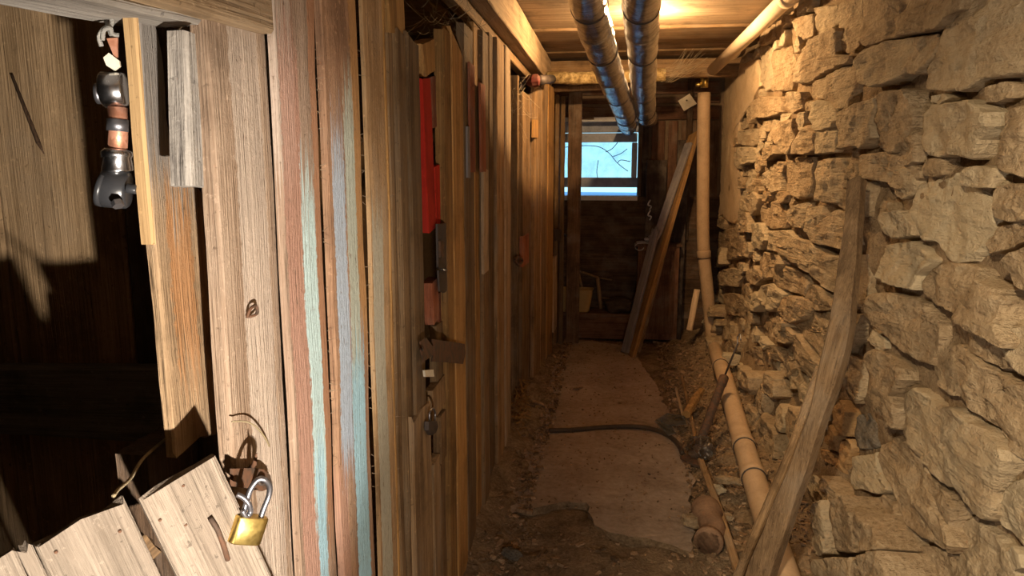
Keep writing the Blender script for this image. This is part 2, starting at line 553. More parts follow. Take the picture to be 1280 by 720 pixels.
nx, ny = 96, 300
gx0, gx1, gy0, gy1 = -1.0, 1.2, 1.0, 7.1
vs, fs = [], []
for j in range(ny + 1):
    for i in range(nx + 1):
        x = gx0 + (gx1 - gx0) * i / nx
        y = gy0 + (gy1 - gy0) * j / ny
        vs.append((x, y, ground_h(x, y)))
for j in range(ny):
    for i in range(nx):
        a = j * (nx + 1) + i
        fs.append((a, a + 1, a + nx + 2, a + nx + 1))
floor = link('floor', mesh_of(vs, fs), DIRT, smooth=True)
tag(floor, 'uneven earth floor with rubble heaped along the stone wall', kind='structure')
tag(slab_box('ground_base', (-2.05, -1.0, -.25), (1.25, 7.3, -.12), SHELL), kind='structure')
bpy.data.objects['ground_base'].name = 'floor_base'

# broken concrete slab
edge_px = [(612, 652), (632, 640), (668, 634), (700, 628), (731, 629), (737, 640), (744, 655), (762, 663), (788, 671), (812, 674), (840, 682), (862, 690)]
front = [onZ(x, y_, 0) for x, y_ in edge_px]
right = [onZ(*p) for p in ((866, 660), (862, 625), (868, 596), (852, 572), (848, 545), (838, 520), (828, 500), (820, 480), (806, 462), (798, 448), (790, 432))]
ol = [V((p.x, p.y)) for p in front + right]
left = [V((-.36, 6.30)), V((-.44, 5.6)), V((-.43, 5.0)), V((-.47, 4.4)), V((-.42, 3.8)), V((-.45, 3.3)), V((-.44, 3.0))]
ol = ol + left
fine_ol = []
for i, p in enumerate(ol):
    q = ol[(i + 1) % len(ol)]
    n = max(2, int((q - p).length / .03))
    for j in range(n):
        t_ = j / n
        c_ = p.lerp(q, t_)
        nn = noise.noise(V((c_.x * 16, c_.y * 16, 5))) * .022 + noise.noise(V((c_.x * 45, c_.y * 45, 5))) * .010
        d_ = (q - p).normalized()
        fine_ol.append(c_ + V((d_.y, -d_.x)) * nn)
bm = bmesh.new()
tv = [bm.verts.new((p.x, p.y, 0)) for p in fine_ol]
f_ = bm.faces.new(tv)
bmesh.ops.triangulate(bm, faces=[f_])
ext = bmesh.ops.extrude_face_region(bm, geom=bm.faces[:])
for v in ext['geom']:
    if isinstance(v, bmesh.types.BMVert): v.co.z -= .07
bm.normal_update()
# grid cuts for an uneven top
for ax, lo, hi in ((V((1, 0, 0)), -.5, .5), (V((0, 1, 0)), 2.6, 6.4)):
    q = lo
    while q < hi:
        bmesh.ops.bisect_plane(bm, geom=bm.verts[:] + bm.edges[:] + bm.faces[:], plane_co=ax * q, plane_no=ax)
        q += .08
for v in bm.verts:
    if v.co.z > -.03:
        v.co.z += noise.fractal(V((v.co.x * 2.6, v.co.y * 2.6, 1)), .7, 2, 4) * .010
slm = bm_mesh(bm)
slm.materials.append(SLAB); slm.materials.append(DIRT)
for p in slm.polygons:
    if abs(p.normal.z) < .5: p.material_index = 1
slab = link('floor_slab', slm, SLAB)
tag(slab, 'worn concrete floor slab with a broken front edge', kind='structure')

# ------------------------------------------------------------------ right wall: rubble masonry
wall_right = None
ny_, nz_ = 250, 84
vs, fs = [], []
for j in range(nz_ + 1):
    for i in range(ny_ + 1):
        y = .0 + 7.1 * i / ny_
        z = -.12 + 2.5 * j / nz_
        n = noise.fractal(V((y * 6, z * 6, 2.2)), .7, 2.1, 5) * .028 + noise.noise(V((y * 30, z * 30, 2))) * .010
        vs.append((XW + .034 - n - .10 * max(0, min(1, (.42 - z) / .4)), y, z))
for j in range(nz_):
    for i in range(ny_):
        a = j * (ny_ + 1) + i
        fs.append((a, a + ny_ + 1, a + ny_ + 2, a + 1))
wall_right = link('wall_right', mesh_of(vs, fs), MORTAR, smooth=True)
tag(wall_right, 'rough rubble stone wall with crumbling mortar along the passage', kind='structure')

ST = [
 # upper courses, far to near
 [(1072,-10),(1202,-10),(1199,12),(1184,21),(1165,36),(1118,45),(1096,50),(1078,58),(1070,50)],
 [(1042,6),(1072,-8),(1069,48),(1060,62),(1046,67),(1036,58),(1041,30)],
 [(1014,10),(1040,7),(1040,28),(1032,38),(1014,45)],
 [(988,24),(1012,18),(1013,44),(1002,50),(994,40)],
 [(1012,50),(1036,36),(1042,40),(1037,68),(1056,70),(1048,80),(1020,92),(1005,104),(986,102),(992,72)],
 [(945,60),(956,57),(964,68),(964,108),(955,113),(947,100)],
 [(966,66),(983,58),(986,88),(985,112),(968,112)],
 [(938,130),(950,121),(970,122),(972,140),(955,147),(940,147)],
 [(982,115),(994,116),(995,135),(988,142),(978,132)],
 [(1005,128),(1025,126),(1040,139),(1042,150),(1030,160),(1012,164),(1003,145)],
 [(1014,104),(1042,88),(1062,80),(1064,100),(1060,118),(1054,134),(1042,136),(1028,124),(1012,121)],
 [(1001,157),(1012,166),(1011,188),(1003,193),(989,192),(993,172)],
 [(965,155),(986,149),(986,175),(983,192),(972,190),(964,175)],
 [(1016,166),(1040,146),(1038,170),(1036,190),(1015,192)],
 [(1043,140),(1060,133),(1082,122),(1080,150),(1081,172),(1066,186),(1055,183),(1041,186)],
 [(922,164),(940,161),(944,178),(935,183),(924,180)],
 [(919,184),(938,185),(938,202),(921,206)],
 [(950,186),(962,182),(966,192),(955,201),(948,199)],
 [(944,222),(965,203),(969,206),(969,238),(962,241),(950,232)],
 [(977,200),(1006,197),(1008,225),(1003,246),(992,248),(979,238)],
 [(1012,202),(1046,198),(1051,215),(1047,235),(1047,252),(1030,254),(1012,250)],
 [(1051,200),(1066,204),(1068,222),(1052,236)],
 [(1066,195),(1098,190),(1132,205),(1134,222),(1116,238),(1098,228),(1072,221)],
 [(1053,240),(1072,228),(1074,240),(1070,270),(1050,262),(1045,256)],
 [(1040,262),(1062,270),(1066,285),(1063,305),(1052,312),(1035,308),(1016,303),(1011,292),(1025,276)],
 [(1003,262),(1020,257),(1025,270),(1015,288),(1005,291),(999,278)],
 [(980,262),(1000,254),(1003,270),(999,285),(985,282),(976,275)],
 [(928,249),(940,240),(946,248),(943,262),(935,269)],
 [(945,257),(968,250),(978,268),(975,285),(960,286),(947,275)],
 [(921,276),(930,266),(932,290),(925,289)],
 [(934,280),(948,279),(952,300),(945,312),(931,306)],
 [(955,290),(975,288),(985,299),(978,315),(954,312)],
 [(895,290),(915,285),(926,300),(926,320),(905,325),(893,310)],
 [(970,308),(990,298),(1010,304),(1025,318),(1045,322),(1066,318),(1070,350),(1062,382),(1045,378),(1020,355),(1005,342),(990,330),(975,318)],
 [(945,315),(968,319),(972,330),(965,345),(952,349),(943,338)],
 [(972,338),(980,333),(1000,343),(1006,355),(1002,370),(985,365),(970,358),(966,352)],
 [(1004,363),(1012,356),(1022,362),(1036,380),(1042,387),(1020,389),(1012,384),(1003,373)],
 [(948,358),(962,355),(974,368),(968,384),(958,389),(946,375)],
 [(972,372),(985,370),(1004,374),(1009,388),(998,400),(985,404),(975,395),(967,386)],
 [(930,338),(942,332),(950,348),(940,357),(929,350)],
 [(898,340),(912,335),(921,345),(916,358),(900,356)],
 [(928,370),(940,365),(948,376),(942,389),(929,386)],
 [(902,368),(914,366),(924,376),(922,395),(907,393)],
 [(955,400),(968,395),(980,404),(978,413),(960,416)],
 [(889,312),(902,310),(904,330),(891,334)],
 [(986,405),(1005,391),(1040,390),(1064,394),(1060,420),(1047,445),(1030,453),(1020,445),(1008,430),(995,416)],
 [(960,408),(972,402),(985,414),(990,424),(978,430),(964,420)],
 [(979,421),(995,417),(1005,433),(1018,451),(1028,462),(1021,482),(1008,470),(990,446),(977,433)],
 [(955,436),(968,433),(986,449),(975,453),(960,448)],
 [(973,454),(988,451),(990,460),(983,472),(974,466)],
 [(984,466),(992,460),(1002,470),(995,485),(985,486)],
 [(992,487),(1003,471),(1016,481),(1018,491),(1005,504),(995,501)],
 [(928,440),(945,433),(956,440),(953,456),(938,456),(929,450)],
 # near courses
 [(1224,-10),(1292,-10),(1292,60),(1276,90),(1235,97),(1220,100),(1205,110),(1190,113),(1165,112),(1150,107),(1152,95),(1163,72),(1172,45),(1183,25),(1200,13)],
 [(1076,62),(1098,53),(1135,47),(1124,85),(1112,96),(1100,105),(1085,108),(1068,103),(1066,80)],
 [(1138,47),(1160,43),(1165,50),(1161,72),(1150,85),(1142,92),(1125,92),(1129,75)],
 [(1083,123),(1105,115),(1125,112),(1133,125),(1138,145),(1130,163),(1119,178),(1105,190),(1090,188),(1080,175)],
 [(1108,196),(1122,177),(1138,162),(1143,190),(1140,202),(1125,208),(1108,206)],
 [(1142,143),(1155,131),(1185,128),(1205,126),(1225,141),(1225,158),(1212,175),(1205,192),(1200,198),(1175,193),(1160,196),(1145,193),(1142,165)],
 [(1158,122),(1170,117),(1182,122),(1172,130),(1160,127)],
 [(1245,141),(1268,133),(1292,138),(1292,226),(1270,222),(1250,215),(1236,208),(1240,180),(1250,160)],
 [(1105,216),(1125,210),(1136,216),(1136,233),(1130,244),(1115,250),(1108,240)],
 [(1136,232),(1155,226),(1180,222),(1186,218),(1197,217),(1205,235),(1220,245),(1235,265),(1231,285),(1220,305),(1205,325),(1190,329),(1172,319),(1160,302),(1140,298),(1132,280),(1125,262),(1132,250)],
 [(1240,234),(1265,230),(1292,232),(1292,273),(1262,278),(1242,271)],
 [(1232,290),(1245,281),(1292,276),(1292,296),(1265,307),(1240,316),(1228,318),(1225,305)],
 [(1245,328),(1258,316),(1280,309),(1292,308),(1292,369),(1270,362),(1255,350)],
 [(1088,311),(1100,305),(1130,303),(1145,315),(1157,325),(1150,335),(1140,344),(1138,362),(1120,358),(1100,352),(1085,346)],
 [(1101,266),(1121,263),(1131,280),(1130,294),(1110,298),(1102,285)],
 [(1141,346),(1148,336),(1170,328),(1195,331),(1208,336),(1215,350),(1240,362),(1250,375),(1246,390),(1250,402),(1262,426),(1258,431),(1240,424),(1218,416),(1202,406),(1188,397),(1170,384),(1155,380),(1142,370),(1138,358)],
 [(1084,369),(1100,366),(1125,372),(1140,380),(1152,396),(1158,406),(1160,420),(1152,440),(1148,455),(1135,450),(1120,440),(1105,428),(1095,414),(1080,402),(1075,385)],
 [(1068,446),(1080,437),(1095,441),(1110,451),(1122,462),(1125,475),(1119,485),(1110,495),(1117,510),(1114,535),(1105,530),(1092,515),(1080,505),(1072,470)],
 [(1262,411),(1275,407),(1292,405),(1292,480),(1275,472),(1263,455),(1258,435)],
 [(1150,441),(1165,433),(1185,431),(1210,446),(1235,465),(1265,480),(1292,485),(1292,579),(1275,575),(1258,567),(1240,544),(1215,519),(1200,504),(1190,495),(1175,493),(1160,480),(1155,465)],
 [(1119,511),(1121,491),(1135,486),(1150,501),(1165,509),(1185,511),(1200,526),(1220,538),(1245,562),(1250,576),(1240,590),(1232,612),(1232,640),(1222,647),(1205,631),(1190,611),(1172,601),(1158,587),(1140,571),(1122,549)],
 [(1090,556),(1105,547),(1120,552),(1128,566),(1142,577),(1150,600),(1162,626),(1180,656),(1187,680),(1183,690),(1165,678),(1145,668),(1128,655),(1115,635),(1105,612),(1092,590),(1087,570)],
 [(1152,592),(1165,602),(1183,617),(1192,636),(1188,658),(1180,652),(1165,626)],
 [(1192,650),(1205,641),(1218,656),(1235,671),(1250,690),(1260,715),(1265,735),(1195,735),(1190,690),(1190,665)],
 [(1236,640),(1245,611),(1262,601),(1292,591),(1292,702),(1270,690),(1250,670),(1236,656)],
 [(1252,690),(1262,682),(1272,692),(1276,710),(1262,712)],
 [(1085,626),(1098,619),(1110,631),(1120,651),(1130,667),(1139,690),(1148,735),(1125,735),(1110,700),(1098,680),(1083,665)],
 [(1141,687),(1155,681),(1180,693),(1190,706),(1194,735),(1150,735)],
 [(1060,571),(1083,566),(1088,590),(1103,612),(1090,617),(1075,611),(1062,612)],
 [(1031,626),(1045,620),(1055,640),(1057,690),(1036,685),(1030,660)],
 [(1010,640),(1025,626),(1029,650),(1029,690),(1008,695)],
 [(1060,700),(1088,688),(1100,735),(1058,735)],
 [(1064,640),(1080,660),(1094,685),(1084,688),(1068,690),(1060,665)],
 [(1018,700),(1050,696),(1056,735),(1014,735)],
]
ST_O = [
 [(1036,512),(1046,500),(1054,515),(1053,545),(1044,535)],
 [(1027,546),(1036,531),(1044,545),(1042,564),(1030,552)],
 [(1026,562),(1040,567),(1046,578),(1052,592),(1040,582),(1027,574)],
 [(1047,551),(1056,549),(1058,560),(1052,586),(1045,572)],
]
ST_D = [[(1063,521),(1080,515),(1090,525),(1103,540),(1096,552),(1085,561),(1062,558)]]
ST_P = [[(905,86),(941,76),(944,110),(935,128),(922,142),(917,175),(916,205),(923,222),(920,252),(914,279),(892,262),(892,180),(896,110)]]


def catmull2(poly, n):
    per = []
    m_ = len(poly)
    tot = sum((poly[(i + 1) % m_] - poly[i]).length for i in range(m_))
    out = []
    for i in range(m_):
        a = poly[i]; b = poly[(i + 1) % m_]
        k_ = max(1, round(n * (b - a).length / tot))
        p0 = poly[i - 1]; p3 = poly[(i + 2) % m_]
        for j in range(k_):
            t_ = j / k_
            lin = a.lerp(b, t_)
            cr = 0.5 * ((2 * a) + (b - p0) * t_ + (2 * p0 - 5 * a + 4 * b - p3) * t_ * t_ + (3 * a - p0 - 3 * b + p3) * t_ ** 3)
            out.append(lin.lerp(cr, .22))
    return out


def stone(poly, prot, mat, n=44, rough=1.0, jit=1.0, tilt=None, name='stone', grow=1.03):
    """poly: (Y,Z) outline on the wall face; stands prot metres proud of the mean plane"""
    pts = catmull2([V(p) for p in poly], n)
    a2 = 0; cx = cy = 0
    for i, p in enumerate(pts):
        q = pts[(i + 1) % len(pts)]
        cr = p.x * q.y - q.x * p.y
        a2 += cr; cx += (p.x + q.x) * cr; cy += (p.y + q.y) * cr
    if abs(a2) < 1e-7: return None
    c = V((cx / (3 * a2), cy / (3 * a2)))
    size = math.sqrt(abs(a2) / 2)
    seed = R.uniform(0, 50)
    ty, tz = tilt if tilt else (R.uniform(-.10, .10), R.uniform(-.16, .10))
    rings = [(1.0, .12 + max(0, prot)), (1.0, .045), (1.0, .012), (.985, .003), (.94, -.001), (.86, -.001), (.76, 0), (.66, 0), (.55, 0), (.44, 0), (.33, 0), (.22, 0), (.11, 0)]
    fac = [(V((R.uniform(-.8, .8) * size, R.uniform(-.8, .8) * size)), R.uniform(-.20, .20), R.uniform(-.28, .28), R.uniform(0, .012)) for _ in range(5)]
    bm = bmesh.new()
    prev = None
    ed = min(1, size / .12)
    for s, d in rings:
        ring = []
        for p in pts:
            jj = 1 + (noise.noise(V((p.x * 17, p.y * 17, seed))) * .05 + noise.noise(V((p.x * 50, p.y * 50, seed))) * .035) * jit * (1 if s > .9 else .3)
            q = c + (p - c) * s * jj * grow
            x = XW - prot + d * ed
            rel = q - c
            if d < .1:
                x -= (rel.x * ty + rel.y * tz) * .6
                f = min(h + g.x * 0 + (rel - g).x * a_ + (rel - g).y * b_ for g, a_, b_, h in fac)
                x -= max(-.035, f) * .55 * ed * rough
                nn = noise.fractal(V((q.x * 9, q.y * 10, seed)), .8, 2.1, 5) * .014 * ed
                lay = noise.noise(V((q.x * 4, q.y * 30 + q.x * 3, seed + 3))) * .006
                chip = abs(noise.noise(V((q.x * 14, q.y * 17, seed + 7)))) * .014
                fn = noise.noise(V((q.x * 48, q.y * 48, seed + 5))) * .004
                x -= (nn + lay - chip + fn) * rough
            ring.append(bm.verts.new((x, q.x, q.y)))
        if prev:
            for i in range(len(ring)):
                j = (i + 1) % len(ring)
                bm.faces.new((prev[i], prev[j], ring[j], ring[i]))
        prev = ring
    cv = V((0, 0, 0))
    for v in prev: cv += v.co
    cvv = bm.verts.new(cv / len(prev))
    for i in range(len(prev)):
        bm.faces.new((prev[i], prev[(i + 1) % len(prev)], cvv))
    me = bm_mesh(bm)
    M = centred(me)
    o = link(name, me, mat, wall_right, M)
    for p in me.polygons: p.use_smooth = True
    me.set_sharp_from_angle(angle=math.radians(30))
    return o


taken = []


def inside(p, poly):
    c = False
    j = len(poly) - 1
    for i in range(len(poly)):
        a, b = poly[i], poly[j]
        if (a.y > p.y) != (b.y > p.y) and p.x < (b.x - a.x) * (p.y - a.y) / (b.y - a.y) + a.x: c = not c
        j = i
    return c


for lst, mat in ((ST, STONE), (ST_O, STONE_O), (ST_D, STONE_D), (ST_P, PLASTER)):
    for px in lst:
        prot = R.uniform(.012, .045) if mat is STONE else (.0 if mat is STONE_D else .015)
        qx = sum(p[0] for p in px) / len(px); qy = sum(p[1] for p in px) / len(px)
        if qx < 1110 and qy > 600: prot += .13
        pl = [onX(x, y_, XW - prot) for x, y_ in px]
        pl = [V((p.y, p.z)) for p in pl]
        taken.append(pl)
        stone(pl, prot, mat, n=64 if len(px) > 9 else 46, tilt=(0, 0) if mat is PLASTER else None, rough=1.1 if mat is PLASTER else 1,
              name='plaster' if mat is PLASTER else 'stone')
# smaller stones of the rough far stretch and whatever lies between
tries = 0
made = 0
while tries < 12000 and made < 215:
    tries += 1
    near = tries < 1500 or 9000 < tries < 10500
    Yc = R.uniform(.4, 1.75) if near else R.uniform(1.7, 6.9)
    Zc = R.uniform(0.03, 2.33)
    a = R.uniform(.09, .24) * (1.0 if tries < 5000 else .6 if tries < 9000 else .5)
    b = R.uniform(.045, .095) * (1.2 if near else 1) * (1.0 if tries < 5000 else .6 if tries < 9000 else .5)
    ok = True
    test = [V((Yc, Zc))] + [V((Yc + a * 1.02 * math.cos(k_ * PI / 6), Zc + b * 1.04 * math.sin(k_ * PI / 6))) for k_ in range(12)]
    for pl in taken:
        if any(inside(q, pl) for q in test) or any(((v.x - Yc) / a) ** 2 + ((v.y - Zc) / b) ** 2 < 1 for v in pl):
            ok = False; break
    if not ok: continue
    nn = R.randint(6, 8)
    pl = []
    for k_ in range(nn):
        an = 2 * PI * (k_ + R.uniform(-.25, .25)) / nn
        ex = math.copysign(abs(math.cos(an)) ** .6, math.cos(an)); ez = math.copysign(abs(math.sin(an)) ** .6, math.sin(an))
        pl.append(V((Yc + a * ex * R.uniform(.86, 1), Zc + b * ez * R.uniform(.86, 1))))
    taken.append(pl)
    stone(pl, R.uniform(-.01, .03) + (R.uniform(.02, .13) if Zc < .38 and Yc > 2.2 else 0), STONE, n=28, rough=1.1)
    made += 1

# ------------------------------------------------------------------ left wall: plank partitions
A1, B1 = V((-.485, 1.0, 0)), V((-.580, 4.35, 0))
n1 = V(((B1 - A1).y, -(B1 - A1).x, 0)).normalized()
A2, B2 = V((-.595, 4.40, 0)), V((-.480, 6.05, 0))
n2 = V(((B2 - A2).y, -(B2 - A2).x, 0)).normalized()
wall_left = empty('wall_left', (-.5, 2.5, 0), 'partition of upright reclaimed boards closing off the lockers', kind='structure')


def wp(x, y_, d=0, s=1):
    A, n = (A1, n1) if s == 1 else (A2, n2)
    return on(x, y_, A + n * d, n)


def upright(parent, mat, xl, xr, yt=None, zt=2.16, zb=-.05, d=0.0, yb=None, thick=.025, s=1, y0=300, lean=0.0, name='plank', **kw):
    """upright board between pixel columns xl..xr at row y0 on the partition plane"""
    a = wp(xl, y0, d, s); b = wp(xr, y0, d, s)
    xm = (xl + xr) / 2
    if yt is not None:
        k_ = (640 - xm) / 5472 * (yt - y0)
        zt = wp(xm + k_, yt, d, s).z
    if yb is not None:
        k_ = (640 - xm) / 5472 * (yb - y0)
        zb = wp(xm + k_, yb, d, s).z
    dl = (b - a).normalized() * lean
    P = lambda p, z: V((p.x, p.y, z))
    n = n1 if s == 1 else n2
    return plank(name, parent, mat, P(a, zb) - dl, P(b, zb) - dl, P(b, zt) + dl, P(a, zt) + dl, thick, n, **kw)


def quad(parent, mat, bl, br, tr, tl, d=0, s=1, name='plank', thick=.025, **kw):
    return plank(name, parent, mat, wp(*bl, d, s), wp(*br, d, s), wp(*tr, d, s), wp(*tl, d, s), thick, n1 if s == 1 else n2, **kw)


CY = (.55, .72, .72); BL = (.50, .60, .72); GRN = (.52, .58, .50); PK = (.50, .27, .20); WH = (.68, .60, .52); SKY = (.40, .66, .78)
# boards of the torch-lit stretch carry old paint; local y from the middle of the width, z from the foot (~ -0.05)
RU = (.42, .20, .10)
WA = wood('wood_painted_blue_streak', (.24, .155, .10), (.48, .34, .25), [(-.077, -.02, 1.55, 2.3, (.62, .52, .44), .7), (-.065, .0, .5, 1.75, PK, .7), (.045, .09, .9, 1.9, RU, .8),
          (-.008, .046, .98, 1.52, CY, 1), (.0, .035, .82, 1.1, SKY, .9)])
WB = wood('wood_painted_pale_bands', (.22, .12, .07), (.46, .28, .17), [(.04, .1, 1.2, 2.3, (.50, .27, .10), .8), (-.10, -.05, .0, 1.0, PK, .6), (-.072, -.014, 1.0, 1.60, BL, .95),
          (-.006, .046, .95, 1.68, GRN, .9), (-.012, .062, .60, 1.20, SKY, .95)])
WC = wood('wood_olive_paint', (.22, .13, .06), (.45, .29, .15), [(-.055, .02, -.1, 1.45, (.50, .48, .38), .9)])
upright(wall_left, WA, 356, 404, d=.010, thick=.011, wob=.004)
upright(wall_left, W['grey'], 347, 351, d=-.05, thick=.02)
upright(wall_left, WB, 413.5, 455, d=.006, thick=.012, wob=.004)
upright(wall_left, WC, 463.5, 486, d=.004, thick=.008)
upright(wall_left, W['orange'], 486.6, 489.5, d=.006, thick=.02)
upright(wall_left, W['mid'], 491, 501.5, d=-.012)
upright(wall_left, W['mid'], 502.6, 515.5, yt=45, d=0, top=[.01, .01, .005, 0, -.01])
upright(wall_left, W['mid'], 516, 529, yt=48, d=.008, thick=.03, top=[.01, .0, -.005, -.01, -.03])
quad(wall_left, W['orange'], (488, 41), (507, 41), (504, -12), (484, -12), d=-.004, thick=.02)
quad(wall_left, W['orange'], (533, 92), (545, 91), (544, 49), (528, 54), d=-.012, thick=.04, name='block')
quad(wall_left, W['rust'], (541, 158), (551, 157), (546, 95), (540, 97), d=-.02, name='block')
quad(wall_left, W['red'], (536, 288), (546, 287), (538, 97), (527.5, 100), d=-.012, thick=.02, wob=.001)['label'] = 'bright red painted board'
quad(wall_left, W['red'], (546, 280), (555.5, 279), (553, 206), (543.5, 207), d=-.012, thick=.02, wob=.001)['label'] = 'short bright red painted board'
quad(wall_left, W['rust'], (542, 402), (549, 402), (548, 350), (539.5, 351), d=-.012, thick=.03)
quad(wall_left, W['rust'], (549, 402), (559, 401), (557, 362), (548.5, 362), d=-.016, thick=.03)
upright(wall_left, W['mid'], 546.5, 558, yt=402, yb=475, d=-.012, y0=440)
upright(wall_left, W['mid'], 541, 561, yt=476, yb=512, d=-.006, y0=490)
upright(wall_left, W['brown'], 551, 563, yt=512, yb=570, d=-.006, y0=540)
upright(wall_left, W['mid'], 543, 551, yt=574, d=-.008, y0=620)
upright(wall_left, W['brown'], 551.5, 563, yt=572, d=-.010, y0=620)
upright(wall_left, W['mid'], 518, 540, yt=520, d=.012, y0=600, top=[.03, .01, .02, .01, .0])
upright(wall_left, W['orange'], 558.5, 567, yt=40, d=.006, thick=.03, top=[.0, .005, .005, 0, -.01])
upright(wall_left, W['orange'], 568, 581, yt=47, d=.008, thick=.03, top=[.02, .0, -.02, -.045, -.06])
for xl, xr, yt, d, mt in ((582.5, 593, 34, 0, 'mid'), (594, 603.3, 33, -.012, 'orange'), (604.3, 611.6, 41, .004, 'mid'), (612.6, 621, 46, -.014, 'brown'),
                          (622, 631, 52, .004, 'mid'), (632.2, 638.5, 60, .012, 'pale')):
    upright(wall_left, W[mt], xl, xr, yt=yt, d=d, thick=.028)
upright(wall_left, W['pale'], 605, 611, yt=212, yb=340, d=.010, thick=.012, y0=280)['label'] = 'pale batten'
upright(wall_left, W['rust'], 588, 594, yt=80, yb=215, d=.010, thick=.008, y0=150)['label'] = 'faded red strip'
upright(wall_left, W['rust'], 601, 607, yt=105, yb=215, d=.010, thick=.008, y0=150)['label'] = 'faded red strip'
upright(wall_left, W['lav'], 585, 588, yt=158, yb=222, d=.010, thick=.008, y0=190)

# second stretch
for xl, xr, yt, d, mt in ((643.5, 652, 122, -.01, 'dark'), (653, 662, 117, .012, 'mid'), (663, 667.5, 118, -.012, 'dark'), (668, 676, 108, .012, 'mid'),
                          (676.6, 684, 106, .004, 'mid'), (684.5, 691.5, 108, .012, 'orange'), (697, 701.5, 120, .0, 'brown')):
    upright(wall_left, W[mt], xl, xr, yt=yt, d=d, s=2, thick=.03)
quad(wall_left, W['orange'], (668, 172), (673, 172), (673, 150), (668, 150), d=.022, s=2, thick=.02, name='block')
quad(wall_left, W['pale'], (692, 411), (696, 413), (696, 322), (692, 320), d=.0, s=2, thick=.02)  # pale board standing in for the light showing in this gap
quad(wall_left, W['rust'], (653, 330), (661, 332), (661, 294), (653, 294), d=.02, s=2, thick=.02, name='block')
# edge board that closes the first stretch
plank('plank', wall_left, W['mid'], (-.585, 4.36, -.03), (-.66, 4.36, -.03), (-.66, 4.36, 2.05), (-.585, 4.36, 2.05), .03, (0, -1, 0))

# wisps of splintered wood along the board edges
bm = bmesh.new()
for (px0, dd) in ((404, .01), (455, .006), (348, -.02), (487, .0)):
    for _ in range(26):
        yy = R.uniform(60, 620)
        p = wp(px0 + (640 - px0) / 5472 * (yy - 300), yy, dd)
        q = p + V((R.uniform(.004, .02), R.uniform(-.012, .016), R.uniform(-.012, .012)))
        r_ = .0007
        a = bm.verts.new(p + V((0, 0, r_))); b = bm.verts.new(p + V((0, r_, -r_))); c = bm.verts.new(p + V((0, -r_, -r_))); e = bm.verts.new(q)
        for f in ((a, b, e), (b, c, e), (c, a, e), (a, c, b)): bm.faces.new(f)
o = link('splinters', bm_mesh(bm), W['pale'], wall_left)
o['kind'] = 'stuff'

# rusty hasp plate, bolt strip and loop on the locker door
def plate(name, parent, mat, pts, thick, n=n1, hole=None):
    pts = [V(p) for p in pts]
    vs = pts + [p - n * thick for p in pts]
    k_ = len(pts)
    fs = [tuple(range(k_)), tuple(reversed(range(k_, 2 * k_)))] + [(i, i + k_, (i + 1) % k_ + k_, (i + 1) % k_) for i in range(k_)]
    bm = bmesh.new()
    bv = [bm.verts.new(v) for v in vs]
    for f in fs: bm.faces.new([bv[i] for i in f])
    me = bm_mesh(bm)
    return link(name, me, mat, parent, centred(me))


hd = empty('hasp', wp(560, 440, .02), 'rusty iron strap hasp across the boards below the red board', 'hasp')
plate('strap', hd, RUST, [wp(x, y_, .018) for x, y_ in ((541, 424), (570, 428), (581, 430), (582, 441), (579, 455), (560, 453), (540, 452), (543, 438))], .004)
plate('loop_plate', hd, RUST, [wp(x, y_, .030) for x, y_ in ((526, 427), (533, 422), (543, 436), (540, 445), (530, 452), (527, 440))], .004)
tube('staple', [wp(529, 432, .01), wp(527, 436, .04), wp(529, 441, .01)], .004, IRON, hd, 8)
plate('pin', hd, CARD, [wp(x, y_, .03) for x, y_ in ((531, 463), (542, 462), (543, 471), (532, 471))], .006)
bs_ = empty('bolt_strip', wp(552, 320, .0), 'flat dark iron bolt strip below the short red board', 'latch')
plate('strip', bs_, IRON, [wp(x, y_, .004) for x, y_ in ((547, 280), (558, 279), (560, 362), (556, 366), (550, 364), (548, 330))], .006)
plate('slot', bs_, RUST, [wp(x, y_, .010) for x, y_ in ((550.5, 301), (554.5, 301), (555, 322), (551, 322))], .006)
tube('staple', [wp(546, 337, .0), wp(553, 337, .03), wp(559, 338, .0)], .003, SHACK, bs_, 6)
pk2 = empty('padlock', wp(540, 530, .03), 'small dark padlock on the locker door low down', 'padlock')
plate('body', pk2, IRON, [wp(x, y_, .03) for x, y_ in ((536, 527), (546, 526), (548, 533), (545, 541), (540, 544), (536, 538))], .012)
tube('shackle', spline([wp(537, 528, .024), wp(537, 516, .024), wp(541, 511, .026), wp(544, 516, .024), wp(543, 528, .024)], 5), .003, SHACK, pk2, 8)
lt = empty('door_bolt', wp(698, 297, .03, 2), 'dark iron bolt at the far end of the plank wall', 'latch')
plate('plate', lt, IRON, [wp(x, y_, .03, 2) for x, y_ in ((694, 286), (703, 287), (704, 300), (695, 301))], .01, n2)
tube('knob', [wp(704, 292, .03, 2), wp(710, 297, .06, 2)], .008, SHACK, lt, 8)
rg = tube('ring_pull', spline([wp(643, 326, .03, 2), wp(648, 321, .03, 2), wp(653, 326, .03, 2), wp(648, 331, .03, 2), wp(643, 326, .03, 2)], 5), .008, RUST, None, 8)
tag(rg, 'rusty iron ring fixed to the far plank wall', 'ring')

